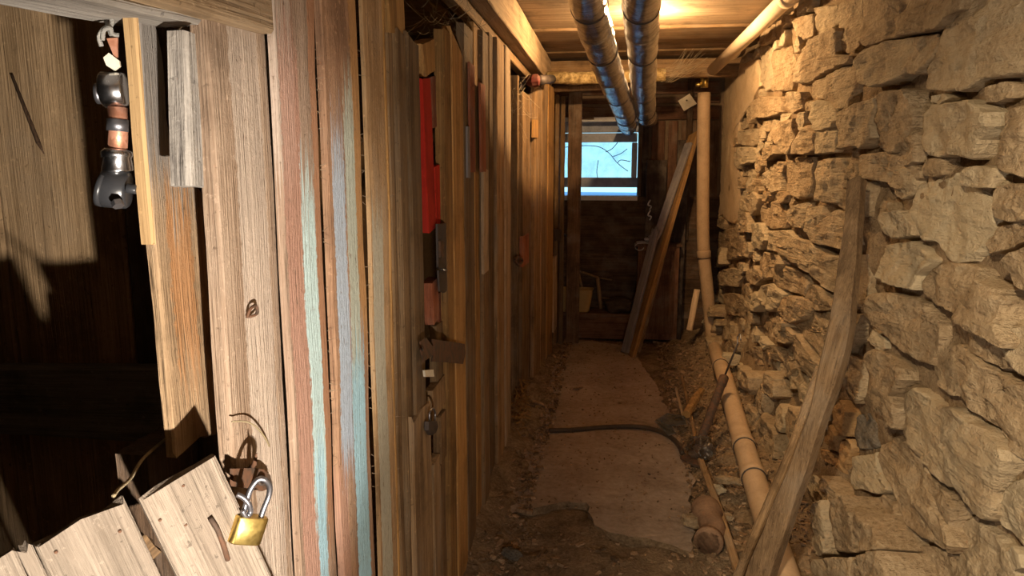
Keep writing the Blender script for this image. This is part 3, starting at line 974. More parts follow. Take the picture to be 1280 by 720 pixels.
# header beam along the top of the plank wall, with rails behind it
beam = empty('beam', (-.6, 3, 2.3), 'long squared timber header running above the plank wall', kind='structure')
plank('timber', beam, W['ceil'], (-.525, .9, 2.18), (-.525, .9, 2.37), (-.54, 6.1, 2.37), (-.54, 6.1, 2.18), .13, (1, 0, 0), wob=.004)
plank('rail', beam, W['mid'], (-.60, 1.2, 2.12), (-.60, 1.2, 2.175), (-.615, 6.0, 2.175), (-.615, 6.0, 2.12), .05, (1, 0, 0))
plank('rail', beam, W['brown'], (-.74, 1.2, 2.15), (-.74, 1.2, 2.24), (-.74, 6.0, 2.24), (-.74, 6.0, 2.15), .05, (1, 0, 0))
for yj in (4.7, 5.3):
    plank('joist', beam, W['mid'], (-.66, yj, 2.24), (-.66, yj + .08, 2.24), (-1.9, yj + .08, 2.24), (-1.9, yj, 2.24), .06, (0, 0, -1))

# cross header where the ceiling ends
lint = empty('cross_beam', (.2, 6.1, 2.3), 'dark cross timber at the end of the ceiling', kind='structure')
plank('timber', lint, W['mid'], (-.7, 6.0, 2.36), (-.7, 6.0, 2.22), (1.0, 6.0, 2.22), (1.0, 6.0, 2.36), .08, (0, -1, 0))

# ------------------------------------------------------------------ near locker: broken door, post, back partition
def onN(x, y_, Y, X=None): return onY(x, y_, Y)


YB = 1.42
back = empty('wall_back_locker', (-1.0, YB, 0), 'back wall of upright wide boards inside the near locker', kind='structure')
back.name = 'wall_locker'
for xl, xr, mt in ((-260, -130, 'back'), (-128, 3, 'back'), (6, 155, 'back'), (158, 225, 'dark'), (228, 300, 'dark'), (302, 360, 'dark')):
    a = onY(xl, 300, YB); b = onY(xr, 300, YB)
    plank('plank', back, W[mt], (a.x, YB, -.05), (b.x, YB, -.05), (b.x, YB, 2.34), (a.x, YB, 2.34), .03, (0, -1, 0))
a = onY(-160, 460, YB - .045); b = onY(214, 460, YB - .045); a2 = onY(0, 543, YB - .045)
plank('rail', back, W['grey'], (a.x, YB - .045, a2.z), (a.x, YB - .045, a.z), (b.x, YB - .045, b.z), (b.x, YB - .045, a2.z), .04, (0, -1, 0))
# small cut in the dark board
tube('splinter', [onY(15, 94, YB - .01), onY(48, 178, YB - .006), onY(55, 192, YB - .02)], [.003, .005, .001], W['dark'], back, 5)

near = empty('wall_left_blocker', (-.5, -.3, 0), 'unseen boards beside the locker opening, added to block the fill spot', kind='structure')  # out of view; added to keep the rear fill spot out of the locker
for k in range(8):
    y0 = -.98 + k * .178
    plank('plank', near, W['mid'], (-.49, y0, -.1), (-.49, y0 + .176, -.1), (-.49, y0 + .176, 2.36), (-.49, y0, 2.36), .02, (1, 0, 0))
front = empty('wall_locker_front', (-.5, .8, 0), 'front of the near locker with a torn post and broken boards', kind='structure')
XF = -.50


def fq(mat, bl, br, tr, tl, X=XF, thick=.03, name='plank', **kw):
    return plank(name, front, mat, onX(*bl, X), onX(*br, X), onX(*tr, X), onX(*tl, X), thick, (1, 0, 0), **kw)


# wide pale board with its near edge showing
WP = wood('wood_sawn_pale', (.28, .185, .12), (.54, .40, .29), [(.02, .085, .0, .75, PK, .55), (-.03, .05, .8, 1.9, WH, .35)], dirt=.15, vary=.1)


def vq(mat, xl, xr, y0, yt, yb, X=XF, thick=.03, zb=None, zt=None, **kw):
    a = onX(xl, y0, X); b = onX(xr, y0, X)
    xm = (xl + xr) / 2
    if zt is None: zt = onX(xm + (640 - xm) / 5472 * (yt - y0), yt, X).z
    if zb is None: zb = onX(xm + (640 - xm) / 5472 * (yb - y0), yb, X).z
    P = lambda p, z: V((p.x, p.y, z))
    return plank('plank', front, mat, P(a, zb), P(b, zb), P(b, zt), P(a, zt), thick, (1, 0, 0), **kw)


vq(WP, 274, 346, 300, 20, 0, X=-.495, thick=.020, zb=.0, zt=2.0)
# short weathered board hung from the header
fq(W['grey'], (238, 233), (258, 232), (246, 42), (233, 39), X=-.49, thick=.024)['label'] = 'short rough grey board'
# torn post: narrow shredded top, wide below
PST = wood('wood_post', (.20, .125, .065), (.46, .31, .18), [(-.035, .015, .12, .34, (.45, .19, .06), .55), (-.2, .2, .36, 1.2, (.20, .19, .18), .85)], dirt=.2)


def post_prof(t):
    if t > .68: return (0, -.50 - .24 * (t - .68) / .32 - .06 * math.sin((t - .68) * 22))
    if t > .60: return (0, -.50 * (t - .60) / .08)
    return (0, 0)


a = onX(203, 400, -.56); b = onX(268, 400, -.56)
zt = onX(195, 12, -.56).z; zb = onX(240, 560, -.56).z
plank('post', front, PST, (-.56, a.y, zb), (-.56, b.y, zb), (-.56, b.y, zt), (-.56, a.y, zt), .012, (1, 0, 0), seg=22, prof=post_prof, jag=.012, wob=.004)
plank('post', front, W['dark'], (-.60, a.y + .01, -.05), (-.60, b.y - .01, -.05), (-.60, b.y - .01, zb), (-.60, a.y + .01, zb), .05, (1, 0, 0))
fq(W['fresh'], (192, 305), (196, 304), (172, 18), (168, 17), X=-.535, thick=.016)['label'] = 'clean orange batten'
# header over the locker opening
hl = [onX(96, -2, -.485), onX(250, 30, -.485)]
HD = [onX(340, 41, -.475), onX(340, 0, -.475), onX(180, -60, -.475), onX(180, -4, -.475)]
P0 = onX(341, 42, -.475); P1 = onX(150, -14, -.475)
plank('header', front, W['ceil'], P0, P0 + V((0, 0, .20)), P1 + V((0, 0, .20)), P1, .10, (1, 0, 0))
# grey lower piece of the header
P0 = onX(262, 20, -.50); P1 = onX(60, -30, -.50)
Q0 = onX(254, 31, -.50); Q1 = onX(100, -3, -.50)
plank('header', front, W['grey'], Q0, P0, P1, Q1, .10, (1, 0, 0))
# knot like a heart and nail
tube('nail', spline([onX(309, 397, -.492), onX(313, 386, -.487), onX(320, 382, -.487), onX(321, 392, -.487), onX(312, 396, -.492)], 4), .0022, RUST, front, 6)

# broken lower door, hanging tilted from its hasp
dn = V((.80, -.60, .0)).normalized()
dp = V((-.44, .80, 1.1))
door = empty('broken_door', on(200, 690, dp, dn), 'broken ledged door of three short tilted planks below the locker opening', 'door')


def dq(mat, bl, br, tr, tl, off=0.0, thick=.011, name='plank', **kw):
    p = dp + dn * off
    return plank(name, door, mat, on(*bl, p, dn), on(*br, p, dn), on(*tr, p, dn), on(*tl, p, dn), thick, dn, **kw)


DW = wood('wood_door', (.15, .115, .085), (.33, .265, .205), dirt=.3, vary=.15)
ext = 330          # the planks run on below the frame
def below(p, k_=ext): return (p[0] + .47 * k_, p[1] + k_)


dq(DW, below((174, 622)), (325 + .47 * 190, 690 + 190), (271, 574), (174, 622), jag=.003)
dq(DW, below((43, 682)), below((157, 627)), (157, 627), (43, 682), jag=.006)
dq(DW, below((22, 690)), below((41, 682)), (41, 682), (22, 690), off=-.004, jag=.006)
dq(DW, below((-90, 742)), below((21, 690)), (21, 690), (-90, 742), jag=.004)
dq(W['brown'], (-60, 880), (-40, 905), (204, 690), (181, 668), off=-.024, name='ledge')
tube('nail', [on(263, 648, dp + dn * .006, dn), on(272, 662, dp + dn * .006, dn), on(279, 680, dp + dn * .005, dn), on(285, 700, dp + dn * .004, dn)], .0032, RUST, door, 6)
for (x, y_) in ((229, 607), (232, 656), (70, 690), (200, 650), (150, 664)):
    o = tube('nail', [on(x, y_, dp - dn * .005, dn), on(x, y_, dp + dn * .0012, dn)], .0020, RUST, door, 8)

# hasp staple on the pale board and the brass padlock hanging in it
hs = empty('hasp', onX(318, 600, -.48), 'rusty iron hasp on the pale board holding the brass padlock', 'hasp')
hp = [onX(x, y_, -.478) for x, y_ in ((292, 586), (318, 585), (330, 587), (338, 594), (340, 603), (336, 611), (328, 614), (316, 611), (292, 608))]
plate('plate', hs, RUST, hp, .005, V((1, 0, 0)))
tube('eye', spline([onX(323, 600, -.474), onX(326, 596, -.472), onX(331, 598, -.472), onX(331, 604, -.472), onX(325, 605, -.473), onX(323, 600, -.474)], 4), .0022, IRON, hs, 6)
tube('spike', [onX(314, 584, -.485), onX(318, 580, -.470), onX(321, 566, -.455)], [.004, .0035, .0008], RUST, hs, 6)
pd = V((-.435, .80, 1.0)); pn = V((.75, -.66, 0)).normalized()


def pp(x, y_, o_=0.0): return on(x, y_, pd + pn * o_, pn)


pad = empty('padlock', pp(308, 662), 'brass padlock with a grey steel shackle hanging from the hasp', 'padlock')
q = [pp(*p) for p in ((299, 640), (331, 650), (324, 684), (284, 672))]
ctr = sum(q, V((0, 0, 0))) / 4
ux = ((q[1] - q[0]) + (q[2] - q[3])).normalized(); uz = ((q[0] - q[3]) + (q[1] - q[2])).normalized()
wX = ((q[1] - q[0]).length + (q[2] - q[3]).length) / 2; hZ = ((q[0] - q[3]).length + (q[1] - q[2]).length) / 2
bm = bmesh.new()
prof = []
for k_ in range(24):
    an = 2 * PI * k_ / 24
    ex = math.copysign(abs(math.cos(an)) ** .45, math.cos(an)); ey = math.copysign(abs(math.sin(an)) ** .7, math.sin(an))
    prof.append((ex * wX / 2, ey * .010))
lv = []
for z_, s_ in ((-.5, .93), (-.46, 1), (.46, 1), (.5, .93)):
    lv.append([bm.verts.new((py * s_, px_ * s_, z_ * hZ)) for px_, py in prof])
for i in range(3):
    for k_ in range(24):
        bm.faces.new((lv[i][k_], lv[i][(k_ + 1) % 24], lv[i + 1][(k_ + 1) % 24], lv[i + 1][k_]))
bm.faces.new(lv[0]); bm.faces.new(list(reversed(lv[3])))
me = bm_mesh(bm)
o = link('body', me, BRASS, pad, frame(pn, uz, ctr), True)
me.set_sharp_from_angle(angle=math.radians(35))
sh = spline([pp(303, 646), pp(308, 628), pp(313, 612), pp(322, 600, .002), pp(331, 600, .004), pp(337, 608, .002), pp(336, 620), pp(330, 635), pp(325, 650)], 5)
tube('shackle', sh, .0036, SHACK, pad, 10)
tube('latch_loop', spline([pp(296, 618), pp(304, 622, .004), pp(311, 630, .006), pp(313, 640, .004), pp(308, 646, .006), pp(303, 638, .006)], 4), .0034, SHACK, pad, 8)

# wire-hung plumbing fittings in the locker
hc = V((-.54, .80, 1.6)); hn = V((.35, -.94, 0)).normalized()


def hpn(x, y_, o_=0.0): return on(x, y_, hc + hn * o_, hn)


hang = empty('hanging_fittings', hpn(142, 14), 'string of chrome and black pipe fittings on copper tube hung by wire', 'pipe fitting')
tube('wire', spline([hpn(139, -30), hpn(139, 10), hpn(134, 26), hpn(137, 38), hpn(141, 48)], 5), .0026, GREYW, hang, 7)
tube('wire', spline([hpn(134, -30, .004), hpn(136, 8, .006), hpn(140, 30, .008), hpn(130, 36, .012), hpn(124, 46, .008), hpn(127, 58, .006)], 5), .0025, GREYW, hang, 7)
tube('wire', spline([hpn(128, 50, .01), hpn(130, 38, .014), hpn(138, 35, .014), hpn(140, 42, .01), hpn(149, 44, .008)], 5), .0025, GREYW, hang, 7)
plate('copper_strip', hang, COPPER, [hpn(x, y_, .006) for x, y_ in ((133, 48), (147, 47), (147, 72), (143, 72))], .003, hn)
plate('paper_tag', hang, CARD, [hpn(x, y_, .010) for x, y_ in ((129, 72), (136, 66), (149, 76), (150, 83), (143, 88), (133, 82))], .004, hn)


def disc(name, x0, x1, yc, rpx, mat, taper=1.0, off=.0, dx=0):
    """short cylinder lying across the string, rim seen from the side"""
    a_ = hpn(x0, yc - dx, off); b_ = hpn(x1, yc + dx, off)
    r_ = (hpn(x0, yc - rpx, off) - hpn(x0, yc + rpx, off)).length / 2
    d_ = (b_ - a_)
    return tube(name, [a_, a_ + d_ * .02, a_ + d_ * .1, a_ + d_ * .9, a_ + d_ * .98, b_], [r_ * .7, r_ * .9, r_, r_ * taper, r_ * .9 * taper, r_ * .72 * taper], mat, hang, 28)


disc('collar', 127, 158, 112, 23, STEEL, .95, .0)
disc('collar_back', 120, 128, 117, 13, SHACK, 1.0, -.006)
tube('copper_tube', [hpn(147, 134), hpn(148, 162), hpn(147, 190)], .0105, COPPER, hang, 14)
tube('tube_sleeve', [hpn(147, 149, .001), hpn(147, 164, .001)], .0118, SHACK, hang, 14)
tube('coupling', [hpn(146, 186), hpn(146, 190), hpn(146.5, 196), hpn(147, 197), hpn(147, 212), hpn(148, 216)], [.013, .017, .017, .015, .0172, .0165], STEEL, hang, 16)
disc('clamp_ring', 128, 162, 236, 25, BLACKP, .95, .002, 2)
disc('clamp_rim', 125.5, 133, 235, 24, BLACKP, 1.0, .004, 1)
disc('clamp_nub', 158, 171, 236, 6, BLACKP, 1.0, .02, 1)
tube('nut', [hpn(146, 252, .03), hpn(148, 258, .033)], .0065, SHACK, hang, 6, False)

# twine
tw = tube('twine', spline([onX(212, 545, -.60), onX(180, 572, -.58), onX(163, 598, -.55), onX(148, 612, -.53), onX(142, 620, -.52)], 6), .0022, TWINE, None, 6)
tag(tw, 'frayed bit of twine hanging behind the broken door', 'twine')
sr = tube('straw', spline([onX(290, 527, -.487), onX(306, 527, -.482), onX(318, 532, -.480), onX(330, 545, -.481), onX(337, 558, -.487)], 6), .0012, TWINE, None, 6)
tag(sr, 'curl of straw stuck to the pale board above the hasp', 'straw')

# ------------------------------------------------------------------ end of the passage
end = empty('wall_end', (.2, YE, 0), 'end wall of dark horizontal planks around the small window', kind='structure')


def ez(mat, x0, x1, y0, y1, Y=YE, thick=.03, vert=False, name='plank', parent=None, **kw):
    a = onY(x0, y1, Y); b = onY(x1, y0, Y)
    if vert:
        cs = ((a.x, Y, a.z), (b.x, Y, a.z), (b.x, Y, b.z), (a.x, Y, b.z))
    else:
        cs = ((a.x, Y, b.z), (a.x, Y, a.z), (b.x, Y, a.z), (b.x, Y, b.z))
    return plank(name, parent or end, mat, *cs, thick, (0, -1, 0), **kw)


for y0, y1 in ((84, 100), (101, 120), (121, 131), (132, 151)):
    ez(W['end'], 660, 900, y0, y1)
for y0, y1 in ((246, 270), (271, 296), (297, 318), (319, 345), (346, 372), (373, 398), (399, 430)):
    ez(W['dark'], 660, 900, y0, y1)
for x0, x1, mt in ((798, 812, 'black'), (812.5, 832, 'end'), (833, 848, 'end'), (849, 872, 'dark'), (873, 900, 'dark')):
    ez(W[mt], x0, x1, 151, 246, vert=True)
ez(W['end'], 660, 698, 151, 246, vert=True)
ez(W['dark'], 853, 868, 96, 300, Y=YE - .04, vert=True, name='upright')

# recess and window
win = empty('window_1', (-.13, YE + .2, 1.6), 'small dusty cellar window with a peeling pale frame', kind='structure')
YWN = YE + .16
wl, wr = onY(700, 200, YE).x, onY(798, 200, YE).x
wzt, wzb = onY(760, 152, YE).z, onY(760, 245, YE).z
slab_box('reveal_top', (wl, YE, wzt), (wr, YWN + .1, wzt + .04), FRAMEW, win)
slab_box('sill', (wl, YE - .01, wzb - .04), (wr, YWN + .1, wzb), FRAMEW, win)
slab_box('reveal', (wr, YE, wzb), (wr + .03, YWN + .1, wzt), W['dark'], win)
slab_box('reveal', (wl - .03, YE, wzb), (wl, YWN + .1, wzt), W['dark'], win)


def fbar(x0, x1, y0, y1, Y, t, mat, nm):
    a = onY(x0, y1, Y); b = onY(x1, y0, Y)
    me = box_mesh(abs(b.x - a.x), t, abs(b.z - a.z), .004)
    return link(nm, me, mat, win, Matrix.Translation(((a.x + b.x) / 2, Y + t / 2, (a.z + b.z) / 2)))


GF = mineral('grey_paint', [(.3, (.20, .22, .26)), (.5, (.34, .36, .42)), (.7, (.46, .48, .54))], scale=14, bump=.5, dist=.004)
fbar(700, 797, 166, 178, YWN, .05, GF, 'frame_rail')
fbar(700, 797, 222, 234, YWN, .05, GF, 'frame_rail')
fbar(789, 797, 178, 222, YWN, .05, FRAMEW, 'frame_stile')
fbar(696, 702, 178, 222, YWN, .05, FRAMEW, 'frame_stile')
fbar(696, 800, 150, 166, YWN + .01, .05, GF, 'frame_head')
a = onY(699, 224, YWN + .03); b = onY(792, 175, YWN + .03)
link('pane', box_mesh(b.x - a.x, .004, b.z - a.z), GLASS, win, Matrix.Translation(((a.x + b.x) / 2, YWN + .03, (a.z + b.z) / 2)))
# outside: bank of earth and bare twigs
bank = link('ground_outside', box_mesh(6, 3, .2, 0, .05), mineral('snowy_ground', [(.3, (.35, .38, .40)), (.6, (.6, .63, .65))], scale=3), None, Matrix.Translation((0, YWN + 1.66, 1.12)))
tag(bank, kind='structure')
tg = empty('twigs', (.05, YWN + .35, 1.22), 'thin bare twigs outside the window pane', 'twigs')
TWG = mineral('twig', [(.3, (.05, .05, .05)), (.6, (.12, .11, .11))], scale=20)
tube('stem', [(onY(694, 186, YWN + .35).x, YWN + .35, 1.20), onY(694, 186, YWN + .35)], .005, TWG, tg, 5)
for pts in (((694, 186), (715, 183), (735, 182), (750, 184), (762, 192), (772, 204), (785, 214)), ((757, 190), (765, 186), (772, 178)), ((765, 196), (776, 192), (784, 186)),
            ((772, 204), (776, 200), (788, 202)), ((748, 226), (746, 215), (748, 200))):
    tube('twig', spline([onY(x, y_, YWN + .35) for x, y_ in pts], 4), .004, TWG, tg, 5)

# posts at the end of the plank wall
pe = empty('end_posts', (-.4, 6.15, 0), 'dark upright posts where the plank wall ends', kind='structure')
pe.name = 'trim_posts'
a = onY(708.5, 300, 6.15); b = onY(725, 300, 6.15)
plank('post', pe, W['dark'], (a.x, 6.15, -.02), (b.x, 6.15, -.02), (b.x, 6.15, 2.22), (a.x, 6.15, 2.22), .06, (0, -1, 0))
a = onY(699, 300, 6.12); b = onY(704.5, 300, 6.12)
plank('post', pe, W['brown'], (a.x, 6.12, -.02), (b.x, 6.12, -.02), (b.x, 6.12, 2.1), (a.x, 6.12, 2.1), .04, (0, -1, 0))

# low plank step
st = empty('step', (0, 6.4, 0), 'low plank step below the window', kind='structure')
st.name = 'floor_step'
for yy in (6.36, 6.47, 6.58):
    plank('plank', st, W['end'], (-.45, yy + .105, .225), (-.45, yy, .225), (.20, yy, .225), (.20, yy + .105, .225), .025, (0, 0, 1))
plank('riser', st, W['end'], (-.45, 6.365, .20), (-.45, 6.365, .0), (.20, 6.365, .0), (.20, 6.365, .20), .02, (0, -1, 0))

# ------------------------------------------------------------------ things at the end
tub = empty('tub', (-.36, 6.47, .226), 'tan plastic tub on the plank step beside the dark post', 'tub')
bm = bmesh.new()
rings = []
for z_, s_ in ((0, .78), (.02, .86), (.16, 1.0), (.20, 1.02), (.21, 1.08), (.205, 1.0), (.17, .96), (.03, .82), (.012, .6)):
    ring = []
    for k_ in range(28):
        an = 2 * PI * k_ / 28
        ex = math.copysign(abs(math.cos(an)) ** .5, math.cos(an)); ey = math.copysign(abs(math.sin(an)) ** .5, math.sin(an))
        ring.append(bm.verts.new((ex * .16 * s_, ey * .085 * s_, z_)))
    if rings:
        for k_ in range(28): bm.faces.new((rings[-1][k_], rings[-1][(k_ + 1) % 28], ring[(k_ + 1) % 28], ring[k_]))
    rings.append(ring)
bm.faces.new(rings[-1]); bm.faces.new(list(reversed(rings[0])))
link('body', bm_mesh(bm), TUB, tub, Matrix.Translation((-.345, 6.47, .226)), True)

sf = empty('stick_frame', (-.15, 6.6, .23), 'thin wooden stick frame leaning behind the tan tub', 'frame')
for p, q_, r_ in (((722, 338), (731, 372), .012), ((747, 347), (751, 386), .018), ((722, 338), (748, 347), .010), ((748, 347), (765, 350), .008), ((749, 372), (762, 373), .008)):
    tube('stick', [onY(*p, 6.62), onY(*q_, 6.60)], r_, W['mid'], sf, 8)
bagm = bmesh.new()
bmesh.ops.create_icosphere(bagm, subdivisions=4, radius=1)
for v in bagm.verts:
    n = noise.fractal(v.co * 1.6 + V((3, 1, 0)), .8, 2, 4)
    v.co = V((v.co.x * .14, v.co.y * .09, max(-.055, v.co.z * .075))) * (1 + n * .25)
bag = link('bag', bm_mesh(bagm), RUBBER, None, Matrix.Translation((.05, 6.47, .285)), True)
tag(bag, 'dark crumpled bag lying on the step beside the cabinet', 'bag')

cb = empty('cabinet', (.33, 6.5, 0), 'small dark brown wooden cabinet at the end of the passage', 'cabinet')
c0 = onY(798, 305, 6.38); c1 = onY(850, 305, 6.38)
cz = c0.z
slab_box('body', (c0.x, 6.40, .0), (c1.x, 6.66, cz - .02), W['end'], cb)
slab_box('top', (c0.x - .02, 6.38, cz - .02), (c1.x + .02, 6.66, cz), W['end'], cb)
cbd = slab_box('door', (c0.x + .03, 6.385, .06), (c1.x - .03, 6.40, cz - .06), W['end'], cb)
tube('knob', [(c0.x + .05, 6.386, .45), (c0.x + .05, 6.36, .45)], .012, IRON, cbd, 8)

# cloth over the cabinet edge with a curl at the left
bm = bmesh.new()
grid = []
nxx, nyy = 26, 10
for j in range(nyy + 1):
    row = []
    for i in range(nxx + 1):
        u_ = i / nxx; v_ = j / nyy
        x = c0.x - .05 + u_ * .30
        yv = 6.37 + v_ * .22
        z_ = cz + .012 + noise.noise(V((x * 18, yv * 18, 2))) * .008
        if u_ < .22:
            t_ = (.22 - u_) / .22
            an = t_ * 4.6
            x = c0.x + .016 - .045 * math.sin(an) - .01 * t_
            z_ = cz + .012 - .032 * (1 - math.cos(an)) - .01 * t_
        row.append(bm.verts.new((x, yv, z_)))
    grid.append(row)
for j in range(nyy):
    for i in range(nxx): bm.faces.new((grid[j][i], grid[j][i + 1], grid[j + 1][i + 1], grid[j + 1][i]))
cl = link('cloth', bm_mesh(bm), CLOTH, None, None, True)
md = cl.modifiers.new('thick', 'SOLIDIFY'); md.thickness = .004
tag(cl, 'pale grey cloth with a curled edge laid over the cabinet top', 'cloth')
bk = empty('folded_cloth', (.36, 6.5, cz + .02), 'folded pale bundle on the cloth on the cabinet', 'cloth')
for k_, (w_, h_) in enumerate(((.20, .025), (.16, .02), (.09, .03))):
    link('fold', box_mesh(w_, .12, h_, .008, .004), CLOTH, bk, Matrix.Translation((c0.x + .15 + .02 * k_, 6.47, cz + .034 + .022 * k_)), True)
pnl = empty('panel_board', (.4, 6.6, cz), 'dark board standing on the cabinet beside the window', 'board')
a = onY(806, 290, 6.58); b = onY(834, 200, 6.58)
plank('board', pnl, W['black'], (a.x, 6.58, cz + .02), (b.x, 6.58, cz + .02), (b.x, 6.58, b.z), (a.x, 6.58, b.z), .025, (0, -1, 0))
for y0 in (250, 263):
    tube('hook', spline([onY(813, y0, 6.565), onY(810, y0 + 6, 6.55), onY(814, y0 + 8, 6.55), onY(812, y0 + 12, 6.56)], 4), .007, FRAMEW, pnl, 7)

# leaning boards
def lean(name, mat, foot, head, wpx_f, wpx_h, Yf, Yh, thick, label, nrm=(-.45, -.9, .1), **kw):
    """foot/head: image points of the board's near edge; widths measured across"""
    f0 = onY(*foot, Yf); h0 = onY(*head, Yh)
    f1 = onY(foot[0] - wpx_f, foot[1] - 2, Yf + .10); h1 = onY(head[0] - wpx_h, head[1] + 1, Yh + .10)
    nv = V(nrm).normalized()
    o = plank('board', None, mat, f1, f0, h0, h1, thick, (h0 - f0).cross(f1 - f0).normalized() * -1, **kw)
    o.name = name
    return tag(o, label, 'board', 'boards leaning at the end of the passage')


def lean2(name, mat, foot, head, Yf, Yh, wid, thick, label, face=(-.62, -.78, 0), **kw):
    f0 = onY(*foot, Yf); h0 = onY(*head, Yh)
    d = (h0 - f0).normalized()
    nrm = V(face); nrm = (nrm - d * nrm.dot(d)).normalized()
    s_ = d.cross(nrm).normalized()
    if s_.y < 0: s_ = -s_
    o = plank(name, None, mat, f0 + s_ * wid, f0, h0, h0 + s_ * wid, thick, nrm, **kw)
    return tag(o, label, 'board', 'boards leaning at the end of the passage')


lean2('leaning_board', W['orange'], (790, 447), (872, 163), 5.72, 6.35, .17, .028, 'longest leaning board with an orange sawn edge', face=(-.93, -.37, 0))
lean2('leaning_board', W['lav'], (823, 298), (864, 178), 6.08, 6.33, .085, .02, 'short pale grey board with a split foot against the leaning boards', face=(-.80, -.60, 0), bottom=[.0, -.06, .03, -.02, .05])
lean2('leaning_board', W['lav'], (784, 441), (822, 290), 5.80, 6.10, .09, .02, 'pale grey plank at the foot of the leaning boards', face=(-.80, -.60, 0), top=[.04, -.03, .05, 0, .02])
lean2('leaning_board', W['brown'], (797, 440), (868, 170), 5.86, 6.46, .15, .025, 'dark brown board behind the long leaning board', face=(-.93, -.37, 0))
o = lean2('slat', W['pale'], (865, 413), (875, 362), 6.05, 6.25, .05, .02, 'short pale slat leaning beside the foot of the drain pipe', face=(-.3, -.95, 0))
o['category'] = 'slat'
del o['group']
lean2('leaning_board', W['black'], (850, 432), (862, 175), 6.45, 6.62, .10, .03, 'nearly black upright board between the leaning boards and the drain pipe', face=(-.2, -.98, 0))

# card pinned to the upright
cd = plate('card', None, CARD, [onY(x, y_, YE - .08) for x, y_ in ((847.5, 126), (862, 117), (871, 129.5), (855, 139))], .004, V((0, -1, 0)))
tag(cd, 'small pale square card pinned askew high on the dark upright', 'card')
nl = link('pin', box_mesh(.014, .006, .014, .003), IRON, cd, Matrix.Translation(onY(858.5, 125.5, YE - .087)))

# ------------------------------------------------------------------ pipes
def duct(pts, rad, label):
    root = empty('duct', pts[0], label, 'duct', group='foil ducts under the ceiling')
    P = spline(pts, 12)
    o = tube('wrap', P, [rad * (1 + .02 * math.sin(i * 1.7)) for i in range(len(P))], FOIL, root, 40, True, .05, cap=True)
    tot = len(P)
    for k_ in range(6, tot - 2, 7):
        p = P[k_]; d = (P[k_ + 1] - P[k_ - 1]).normalized()
        tube('band', [p - d * .006, p - d * .004, p + d * .004, p + d * .006], [rad * 1.0, rad * 1.045, rad * 1.045, rad * 1.0], IRON if k_ % 2 else FOIL, root, 32, cap=False)
    return root


KD = .90
dk = lambda x, y_, Y: onY(x, y_, Y * KD)
duct([(-.16, 2.0, 2.24), dk(735, 0, 3.3), dk(748, 50, 3.85), dk(765, 100, 4.7), dk(779, 135, 5.7), dk(783, 150, 6.35), (.10, 6.72, 1.88)], .074, 'left foil-wrapped duct that bends across towards the window head')
duct([(.08, 2.0, 2.24), dk(802, 0, 3.3), dk(803, 50, 3.95), dk(804, 100, 4.9), dk(806, 130, 5.9), dk(807, 143, 6.4), (.29, 6.72, 1.95)], .074, 'right foil-wrapped duct that runs straight to the window head')

pp_ = empty('wall_pipe', (.79, 3, 2.3), 'pale pipe running along the top of the stone wall', 'pipe')
PW = [(.80, 1.6, 2.315), (.80, 3.0, 2.315), (.79, 4.5, 2.31), onY(888, 90, 6.1)]
tube('pipe', PW, .042, PIPEW, pp_, 20)
for p, q_ in (((.797, 3.72, 2.313), (.796, 3.80, 2.313)), ((.783, 5.30, 2.305), (.782, 5.40, 2.305))):
    tube('collar', [p, q_], .048, PIPEW, pp_, 20)
e0 = onY(881, 95, 6.15)
tube('elbow', [onY(888, 90, 6.1), onY(883, 92, 6.14), e0, e0 + V((0, 0, -.09))], [.034, .036, .034, .030], BRASS, pp_, 14)
tube('tap', [e0 + V((-.01, 0, -.06)), e0 + V((-.07, -.01, -.07))], .014, BRASS, pp_, 10)

dp_ = empty('drain_pipe', (.8, 6.2, 0), 'long tan drain pipe dropping at the corner and running along the wall foot', 'pipe')
DP = [onY(880, 116, 6.22), onY(879, 200, 6.22), onY(879, 300, 6.22), onY(884, 360, 6.2), onY(891, 425, 6.05)]
run = [onZ(905, 470, .16), onZ(925, 540, .15), onZ(944, 603, .14), onZ(962, 660, .13), onZ(978, 712, .12), onZ(1000, 780, .11)]
P = spline(DP + run, 8)
tube('pipe', P, .052, PIPE, dp_, 22)


def pipe_collar(i, wd=.03, r_=.058, mat=None):
    p = P[i]; d = (P[i + 1] - P[i - 1]).normalized()
    tube('joint', [p - d * wd, p - d * wd * .8, p + d * wd * .8, p + d * wd], [r_ * .95, r_, r_, r_ * .95], mat or PIPE, dp_, 22)
    tube('seal', [p + d * wd, p + d * (wd + .006)], r_ * .985, IRON, dp_, 22)


for i in (18, 38, 50, 55): pipe_collar(i)

# cross pipe with lagging, red valve on the left
xp = empty('lagged_pipe', (-.2, 5.6, 2.2), 'crumbling lagged pipe crossing the passage behind the ducts', 'pipe')
tube('lagging', [onY(684, 97, 5.6), onY(720, 98, 5.6), onY(760, 97, 5.6), onY(800, 95, 5.6), onY(832, 93, 5.6)], .045, LAG, xp, 18, True, .12)
tube('bare_pipe', [onY(640, 98, 5.55), onY(690, 98, 5.6)], .022, IRON, xp, 12)
lp = tube('lower_pipe', [onY(690, 112, 5.75), onY(760, 108, 5.75), onY(800, 105, 5.75)], .025, W['brown'], None, 12, True, .1)
tag(lp, 'thin dark pipe just below the lagged cross pipe', 'pipe')
vv = empty('valve', onY(668, 100, 4.6), 'dark red valve handle at the end of the lagged pipe', 'valve')
tube('handle', [onY(662, 101, 4.62), onY(663, 101, 4.60), onY(668, 101, 4.58), onY(673, 100, 4.58), onY(675, 100, 4.58)], [.018, .036, .042, .036, .018], REDV, vv, 10, False)
tube('stem', [onY(648, 101, 4.65), onY(662, 101, 4.62)], .026, IRON, vv, 10)
tube('body', [onY(675, 100, 4.6), onY(690, 99, 5.2)], .030, IRON, vv, 10)
